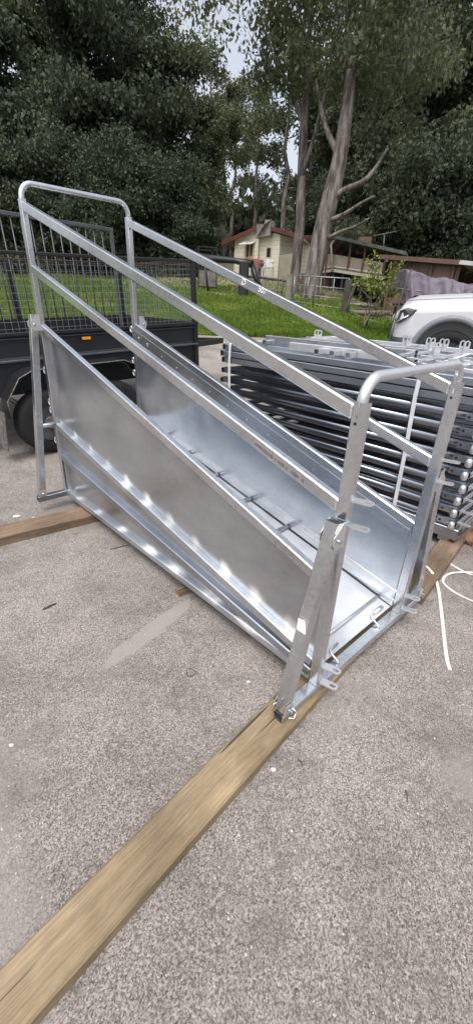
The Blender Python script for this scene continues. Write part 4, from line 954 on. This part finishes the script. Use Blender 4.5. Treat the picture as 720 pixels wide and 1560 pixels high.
# roof ornaments: TV aerial
AE=thing('roof_aerial',PT(585,374,24.5),label='metal television aerial on a mast on the verandah roof',cat='aerial')
b=AE.location.copy(); 
def loc(p,b): return p-b
m=MB(); m.cyl((0,0,-.3),loc(PT(585,356,24.5),b),.025,6); m.build('mast','mesh',AE)
m=MB(); a_,c_=loc(PT(567,359,24.5),b),loc(PT(603,352,24.5),b); m.cyl(a_,c_,.018,6)
for i in range(7): q=a_.lerp(c_,i/6); m.cyl(q-Vector((0,.35,0)),q+Vector((0,.35,0)),.01,4)
m.build('aerial_boom','mesh',AE)
p=PT(555,365,25); MB().box((p.x-.25,p.y,p.z-.6),(p.x+.35,p.y+.5,p.z+.14)).build('brick_chimney','brick',HS)
# ------------------------------------------------------------------ shed
SH=thing('brown_shed',(0,0,0),label='long low brown metal shed with an open dark bay at its right end',cat='shed')
sA=PT(583,470,21.0); sB=PT(686,470,19.2); sC=PT(790,470,17.6)
def zat(u,v,Y): return PT(u,v,Y).z
m=MB(); g0=.9
m.prism([(sA.x,sA.y,g0),(sB.x,sB.y,g0),(sB.x,sB.y,zat(686,404,sB.y)),(sA.x,sA.y,zat(583,396,sA.y))],(.06,.10,0)); m.build('front_wall','shedw',SH)
bkS=Vector((.5,.86,0))*4.5
m=MB(); m.prism([(sA.x,sA.y,g0),(sA.x,sA.y,zat(583,396,sA.y)),(sA.x+bkS.x,sA.y+bkS.y,zat(583,396,sA.y)-.2),(sA.x+bkS.x,sA.y+bkS.y,g0)],(.1,.02,0)); m.build('end_wall','shedw',SH)
m=MB(); a=sB+bkS; b=sC+bkS; m.prism([(sA.x+bkS.x,sA.y+bkS.y,g0),(b.x,b.y,g0),(b.x,b.y,3.2),(sA.x+bkS.x,sA.y+bkS.y,3.2)],(.06,.10,0)); m.build('rear_wall','shedw',SH)
m=MB(); p=PT(577,391,21.0); q=PT(700,400,19.0); m.prism([p,q,q+bkS*1.05,p+bkS*1.05],(0,0,.07)); r_=m.build('roof','roofr',SH); MB().beam(p+Vector((0,0,.01)),q+Vector((0,0,.01)),.08,.16).build('fascia','brownred',r_)
m=MB(); p2=PT(700,399,18.95); q2=PT(800,410,17.4); m.prism([p2,q2,q2+bkS*1.05,p2+bkS*1.05],(0,0,.07)); r_=m.build('roof','roofs',SH); MB().beam(p2,q2,.08,.14).build('fascia','roofs',r_)
for u in (583,615,650,684,735,785): t_=(u-583)/(790-583); p=sA.lerp(sC,t_); MB().beam((p.x,p.y-.06,g0),(p.x,p.y-.06,zat(u,396+(u-583)*.075,p.y)),.09,.09,up=(0,1,0)).build('shed_post','brownred',SH)
# ------------------------------------------------------------------ tarp over a machine
def tarp():
    top=[(609,447,0),(613,430,.0),(619,411,0),(622,408,0),(630,410,0),(645,415,0),(662,422,0),(678,421,0),(692,424,0),(706,430,0),(716,433,0),(724,431,0),(745,434,0),(770,440,0)]
    top=[(a+(c-a)*j/3,b+(d-b)*j/3,0) for (a,b,_),(c,d,_) in zip(top,top[1:]) for j in range(3)]+[top[-1]]; n=len(top)
    Y0=14.6; n=len(top); rs=np.random.RandomState(9); P0=[]
    for (u,v,_) in top: P0.append(PT(u,v,Y0-(u-609)*.006))
    vs=[];K=14; fs=[]
    # profile across: front skirt down, over the top, back skirt
    for i,p in enumerate(P0):
        bot=PT(608+(top[i][0]-609),456,p.y).z-.10*math.sin(i*.8)
        h=p.z-bot
        for k in range(K+1):
            t=k/K
            if t<.55: 
                s=t/.55; y=p.y-.25*(1-s)+.075*math.sin(i*1.9+1.3*math.sin(i*.7)+s*1.5)*(1.1-s)+rs.normal()*.012; z=bot+h*s**.9-.03*math.sin(i*.9+s*5)
            else:
                s=(t-.55)/.45; y=p.y+s*1.3; z=p.z-.10*math.sin(s*3)*(1 if i%3 else -.5)-(s>.9)*h*.8
            vs.append((p.x+rs.normal()*.012+(.10 if k<2 and i==0 else 0),y,z))
    for i in range(n-1):
        for k in range(K): fs.append((i*(K+1)+k,(i+1)*(K+1)+k,(i+1)*(K+1)+k+1,i*(K+1)+k+1))
    m=MB().add(vs,fs,True); o=m.build('tarpaulin','tarp',None,label='purple-grey tarpaulin sagging over stored gear in front of the brown shed',cat='tarpaulin')
    sd=o.modifiers.new('s','SUBSURF'); sd.levels=sd.render_levels=2
    so=o.modifiers.new('t','SOLIDIFY'); so.thickness=.01
tarp()
gA=PT(615,478,14.6)
t=thing('stored_gear',(gA.x,gA.y,gz(gA.x,gA.y)),label='dark timber rack of stored gear under the tarpaulin',cat='rack')
for x in (0,.9,1.8,2.7): 
    for y in (0,.9): MB().beam((x,y,-.1),(x,y,.85),.10,.10,up=(0,1,0)).build('leg','darkwood',t)
for z in (.25,.55,.88): MB().box((-.1,-.1,z),(3.0,1.0,z+.05)).build('shelf','darkwood',t)
p=PT(613,468,14.3); m=MB(); m.pipe([(p.x-.12,p.y,gz(p.x,p.y)),(p.x-.10,p.y,p.z-.25),(p.x+.02,p.y,p.z-.12),(p.x+.08,p.y+.1,p.z-.08)],[.14,.15,.12,.05],10); m.build('plastic_drum','blueobj',None,label='pale blue plastic container beside the tarpaulin',cat='container')
# firewood heap
rs_=random.Random(4)
for i in range(16):
    u=rs_.uniform(538,618); v=rs_.uniform(468,484); q=None
    r=ray(u,v); k=0
    for _ in range(400):
        k+=.06; P_=Vector((0,0,H))+r*k
        if P_.z<gz(P_.x,P_.y): break
    a=rs_.uniform(-.5,.5); ln=rs_.uniform(.25,.9); rad=rs_.uniform(.05,.10); d=Vector((math.cos(a),math.sin(a)*.5,rs_.uniform(-.05,.12)))*ln
    c=Vector((P_.x,P_.y,gz(P_.x,P_.y)+rad+rs_.uniform(0,.15)))
    MB().pipe([c-d,c,c+d],[rad,rad*.95,rad*.85],8).build('log',('oldwood','darkwood','shrubwood')[i%3],None,label='cut log lying in the loose woodpile below the brown shed',cat='log',group='logs in the woodpile')
# ------------------------------------------------------------------ fence, gate, posts
def gtz(u,Y): x=az(u,Y); return Vector((x,Y,gz(x,Y)))
a=PT(449,419,18.2); b=PT(532,424,17.2); za,zb_=gz(a.x,a.y)+.12,gz(b.x,b.y)+.12
PG=thing('pipe_gate',(0,0,0),label='silver pipe farm gate with wire grid in front of the house',cat='gate')
def gl(s,f): A=Vector((a.x,a.y,za+(a.z-za)*f)); B=Vector((b.x,b.y,zb_+(b.z-zb_)*f)); return A.lerp(B,s)
for f in (0,.32,.66,1.0): MB().cyl(gl(0,f),gl(1,f),.022 if f in (0,1) else .014,8).build('rail','mesh',PG)
for s in (0,.27,.5,.74,1): MB().cyl(gl(s,0),gl(s,1),.020 if s in (0,1) else .013,8).build('upright','mesh',PG)
def post(name,u,Y,vt,w,mat,label,lean=0,cat='post'):
    g=gtz(u,Y); z=PT(u,vt,Y).z; m=MB(); m.beam((g.x-lean,g.y,g.z-.2),(g.x,g.y,z),w,w*.9,up=(0,1,0),c=w*.15); return m.build(name,mat,None,label=label,cat=cat)
post('fence_post',443,18.4,418,.22,'oldwood','thick weathered grey timber post at the left end of the pipe gate')
post('fence_post',535,17.0,426,.24,'darkwood','dark timber strainer post at the right end of the pipe gate')
post('fence_post',546,16.8,432,.10,'darkwood','thin dark stay leaning on the strainer post',.35)
post('fence_post',388,24.5,398,.40,'oldwood','pale weathered gatepost in front of the house corner')
post('fence_post',372,20.4,400,.42,'tub','thick black post on the lawn above the chalked handrail')
# star pickets and the sapling
pA,pB=PT(592,497,13.9),PT(626,409,14.3); pA.z=gz(pA.x,pA.y)-.05
MB().cyl(pA,pB,.022,6).build('steel_picket','darkwood',None,label='thin dark steel picket leaning right beside the tarpaulin',cat='picket')
for u,Y,vt in ((483,17.2,432),(425,19.0,426),(433,18.8,420)):
    g=gtz(u,Y); MB().cyl((g.x,g.y,g.z-.1),(g.x,g.y,PT(u,vt,Y).z),.02,6).build('steel_picket','darkwood',None,label={483:'thin dark picket behind the middle of the pipe gate',425:'thin dark picket left of the thick grey gatepost',433:'thin dark picket close beside the thick grey gatepost'}[u],cat='picket')
def wire_line(pts,label,r=.008,mat='mesh',name='fence_wire',cat='wire'):
    MB().pipe(pts,r,5).build(name,mat,None,label=label,cat=cat)
wire_line([PT(534,425,17),PT(560,431,16),PT(600,438,14.5),PT(625,441,14.3),PT(700,449,14),PT(760,455,14)],'pale fence wire running from the strainer post past the tarpaulin')
wire_line([PT(352,418,25),PT(400,423,22),PT(440,428,18.5)],'dark fence rail running left from the grey gatepost below the plastic chairs',.05,'darkwood','fence_rail','rail')
# black folded shade beam
a_,b_=PT(300,388,21.5),PT(384,402,20.4); 
BH=thing('covered_trailer_boom',(0,0,0),label='low black covered boom running from the cage to the black post on the lawn',cat='boom')
MB().pipe([a_,a_.lerp(b_,.3)+Vector((0,0,-.05)),a_.lerp(b_,.7)+Vector((0,0,.02)),b_],[.10,.15,.12,.16],7).build('boom','black',BH)
MB().pipe([PT(384,404,20.4),PT(389,422,20.3),PT(397,440,20.2)],.10,8).build('stay','black',BH)
g=gtz(318,21.2); MB().cyl((g.x,g.y,g.z-.1),(a_.x+.3,a_.y,a_.z-.05),.05,8).build('support','black',BH)
# dog cage with board side
c0,c1=gtz(302,22.5),gtz(330,22.8); zc=PT(303,374,22.5).z
DC=thing('wire_cage',(0,0,0),label='black-framed wire cage with a weathered board front on the lawn behind the trailer',cat='cage')
def fr(a,b): MB().beam(a,b,.05,.05,up=(0,1,.01)).build('frame_bar','black',DC)
dp=Vector((-.3,1.4,.12))
for q in (Vector((c0.x,c0.y,0)),Vector((c1.x,c1.y,0)),Vector((c0.x,c0.y,0))+dp,Vector((c1.x,c1.y,0))+dp): fr((q.x,q.y,c0.z-.05),(q.x,q.y,zc))
for z in (c0.z+.10,zc-.02,c0.z+(zc-c0.z)*.48):
    MB().beam((c0.x,c0.y,z),(c1.x,c1.y,z),.05,.05).build('frame_bar','black',DC); MB().beam((c0.x+dp.x,c0.y+dp.y,z),(c1.x+dp.x,c1.y+dp.y,z),.05,.05).build('frame_bar','black',DC)
    MB().beam((c1.x,c1.y,z),(c1.x+dp.x,c1.y+dp.y,z),.05,.05).build('frame_bar','black',DC)
MB().prism([(c0.x+.03,c0.y,c0.z+.12),(c1.x-.03,c1.y,c0.z+.12),(c1.x-.03,c1.y,c0.z+(zc-c0.z)*.47),(c0.x+.03,c0.y,c0.z+(zc-c0.z)*.47)],(0,.04,0)).build('board_front','oldwood',DC)
# plastic chairs, drum by the house
def chair(u,Y,mat,label,rz):
    g=gtz(u,Y); p=PT(u,422,Y); t=thing('plastic_chair',(p.x,p.y,p.z),rz,label=label,cat='chair',group='plastic chairs by the house')
    MB().box((-.28,-.26,.48),(.28,.26,.53)).build('seat',mat,t)
    m=MB(); m.prism([(-.27,.25,.53),(.27,.25,.53),(.22,.36,1.0),(-.22,.36,1.0)],(0,.03,0)); m.build('backrest',mat,t)
    for sx in (-.25,.25):
        for sy in (-.23,.23): MB().beam((sx,sy,.48),(sx*1.15,sy*1.15,-.3),.05,.05,up=(0,1,0)).build('leg',mat if mat!='chairr' else 'chairw',t)
        MB().box((sx-.03,-.24,.74),(sx+.03,.26,.78)).build('arm',mat,t)
chair(390,29.5,'chairr','red plastic garden chair with pale legs beside the dark drum',.2); chair(407,29.0,'chairw','white plastic garden chair at the corner of the cream house',-.3)
p=PT(395-16,424,29.6); p=PT(398-18,424,29.7); p=PT(381.5,424,30.2)
m=MB(); n=18
m.pipe([(0,0,-.4),(0,0,0),(0,0,.35),(0,0,.40),(0,0,.75),(0,0,1.0)],[.30,.31,.32,.33,.32,.30],n); d_=m.build('drum','drum',None,label='dark blue-grey plastic drum standing beside the red chair',cat='drum'); pp=PT(394,424,30.1); d_.location=(pp.x-.05,pp.y+.2,pp.z)
# sapling
def sapling():
    g=gtz(566,14.4); t=thing('sapling',(g.x,g.y,g.z),label='thin leafy sapling with yellow-green leaves in front of the verandah',cat='sapling'); rs=np.random.RandomState(12); b=Vector((g.x,g.y,g.z))
    m=MB(); cl=[]
    stems=[[(553,497),(560,460),(570,425),(573,388)],[(553,497),(575,455),(590,428),(603,408)],[(558,495),(565,450),(555,430)],[(570,470),(585,450),(600,445)],[(565,455),(550,440),(546,425)]]
    for s in stems:
        pts=[PT(u,v,14.4+rs.uniform(-.2,.2))-b for u,v in s]; sp=spline(pts,4); m.pipe(sp,list(np.linspace(.022,.006,len(sp))),6)
        for q in sp[5:]: cl.append((*q,.20))
    for i in range(34): p=PT(rs.normal(577,14),rs.normal(438,15),14.4+rs.normal()*.25)-b; cl.append((*p,.20))
    m.build('trunk','shrubwood',t); V,Fc=crown_mesh(rs,cl,11,.095,.3,.36); npmesh('crown',V,Fc,'leaf_bright',t)
sapling()
# grass blades on the lawn
def grass(n,seed):
    rs=np.random.RandomState(seed); y=LY+ (rs.rand(n)**1.5)*20; x=rs.uniform(-1,1,n)*.62*y; 
    keep=(noise_keep(x,y)>rs.rand(n)); x,y=x[keep],y[keep]; n=len(x); z=ground(x,y)
    h=(.05+.09*rs.rand(n))*(1+.6*np.sin(x*1.7)*np.sin(y*1.3)); a=rs.uniform(0,6.28,n); w=.012+.0008*y
    lean=rs.normal(size=(n,2))*.05
    V=np.stack([np.stack([x-w*np.cos(a),y-w*np.sin(a),z-.01],1),np.stack([x+w*np.cos(a),y+w*np.sin(a),z-.01],1),np.stack([x+lean[:,0],y+lean[:,1],z+h],1)],1).reshape(-1,3)
    o=npmesh('lawn_grass',V,np.arange(3*n).reshape(-1,3),'grass'); tag(o,'green mown grass covering the sloping lawn','grass',None,'stuff')
def noise_keep(x,y): return np.clip(1.2-.11*np.maximum(y+.55*x-14.5,0),.04,1)
grass(230000,6)
# ------------------------------------------------------------------ light
w=bpy.data.worlds.new('World'); S.world=w; w.use_nodes=True; nt=w.node_tree; bg=nt.nodes['Background']
sky=nt.nodes.new('ShaderNodeTexSky'); sky.sky_type='NISHITA'; sky.sun_disc=False; sky.sun_elevation=R(64); sky.sun_rotation=R(200)
sky.air_density=1.0; sky.dust_density=6.0; sky.ozone_density=1.0
hs=nt.nodes.new('ShaderNodeHueSaturation'); hs.inputs['Saturation'].default_value=.40; nt.links.new(sky.outputs[0],hs.inputs['Color'])
nt.links.new(hs.outputs[0],bg.inputs['Color']); bg.inputs['Strength'].default_value=.15
sd=bpy.data.lights.new('sun','SUN'); sd.energy=.6; sd.angle=R(30); sd.color=(1,.97,.93); so=bpy.data.objects.new('sun',sd); COL.objects.link(so)
sdir=Vector((math.sin(R(200))*math.cos(R(64)),math.cos(R(200))*math.cos(R(64)),math.sin(R(64))))
so.rotation_euler=sdir.to_track_quat('Z','Y').to_euler()
S.view_settings.view_transform='Standard'; S.view_settings.look='None'; S.view_settings.gamma=1; S.view_settings.exposure=.93
S.cycles.max_bounces=6; S.cycles.use_denoising=True
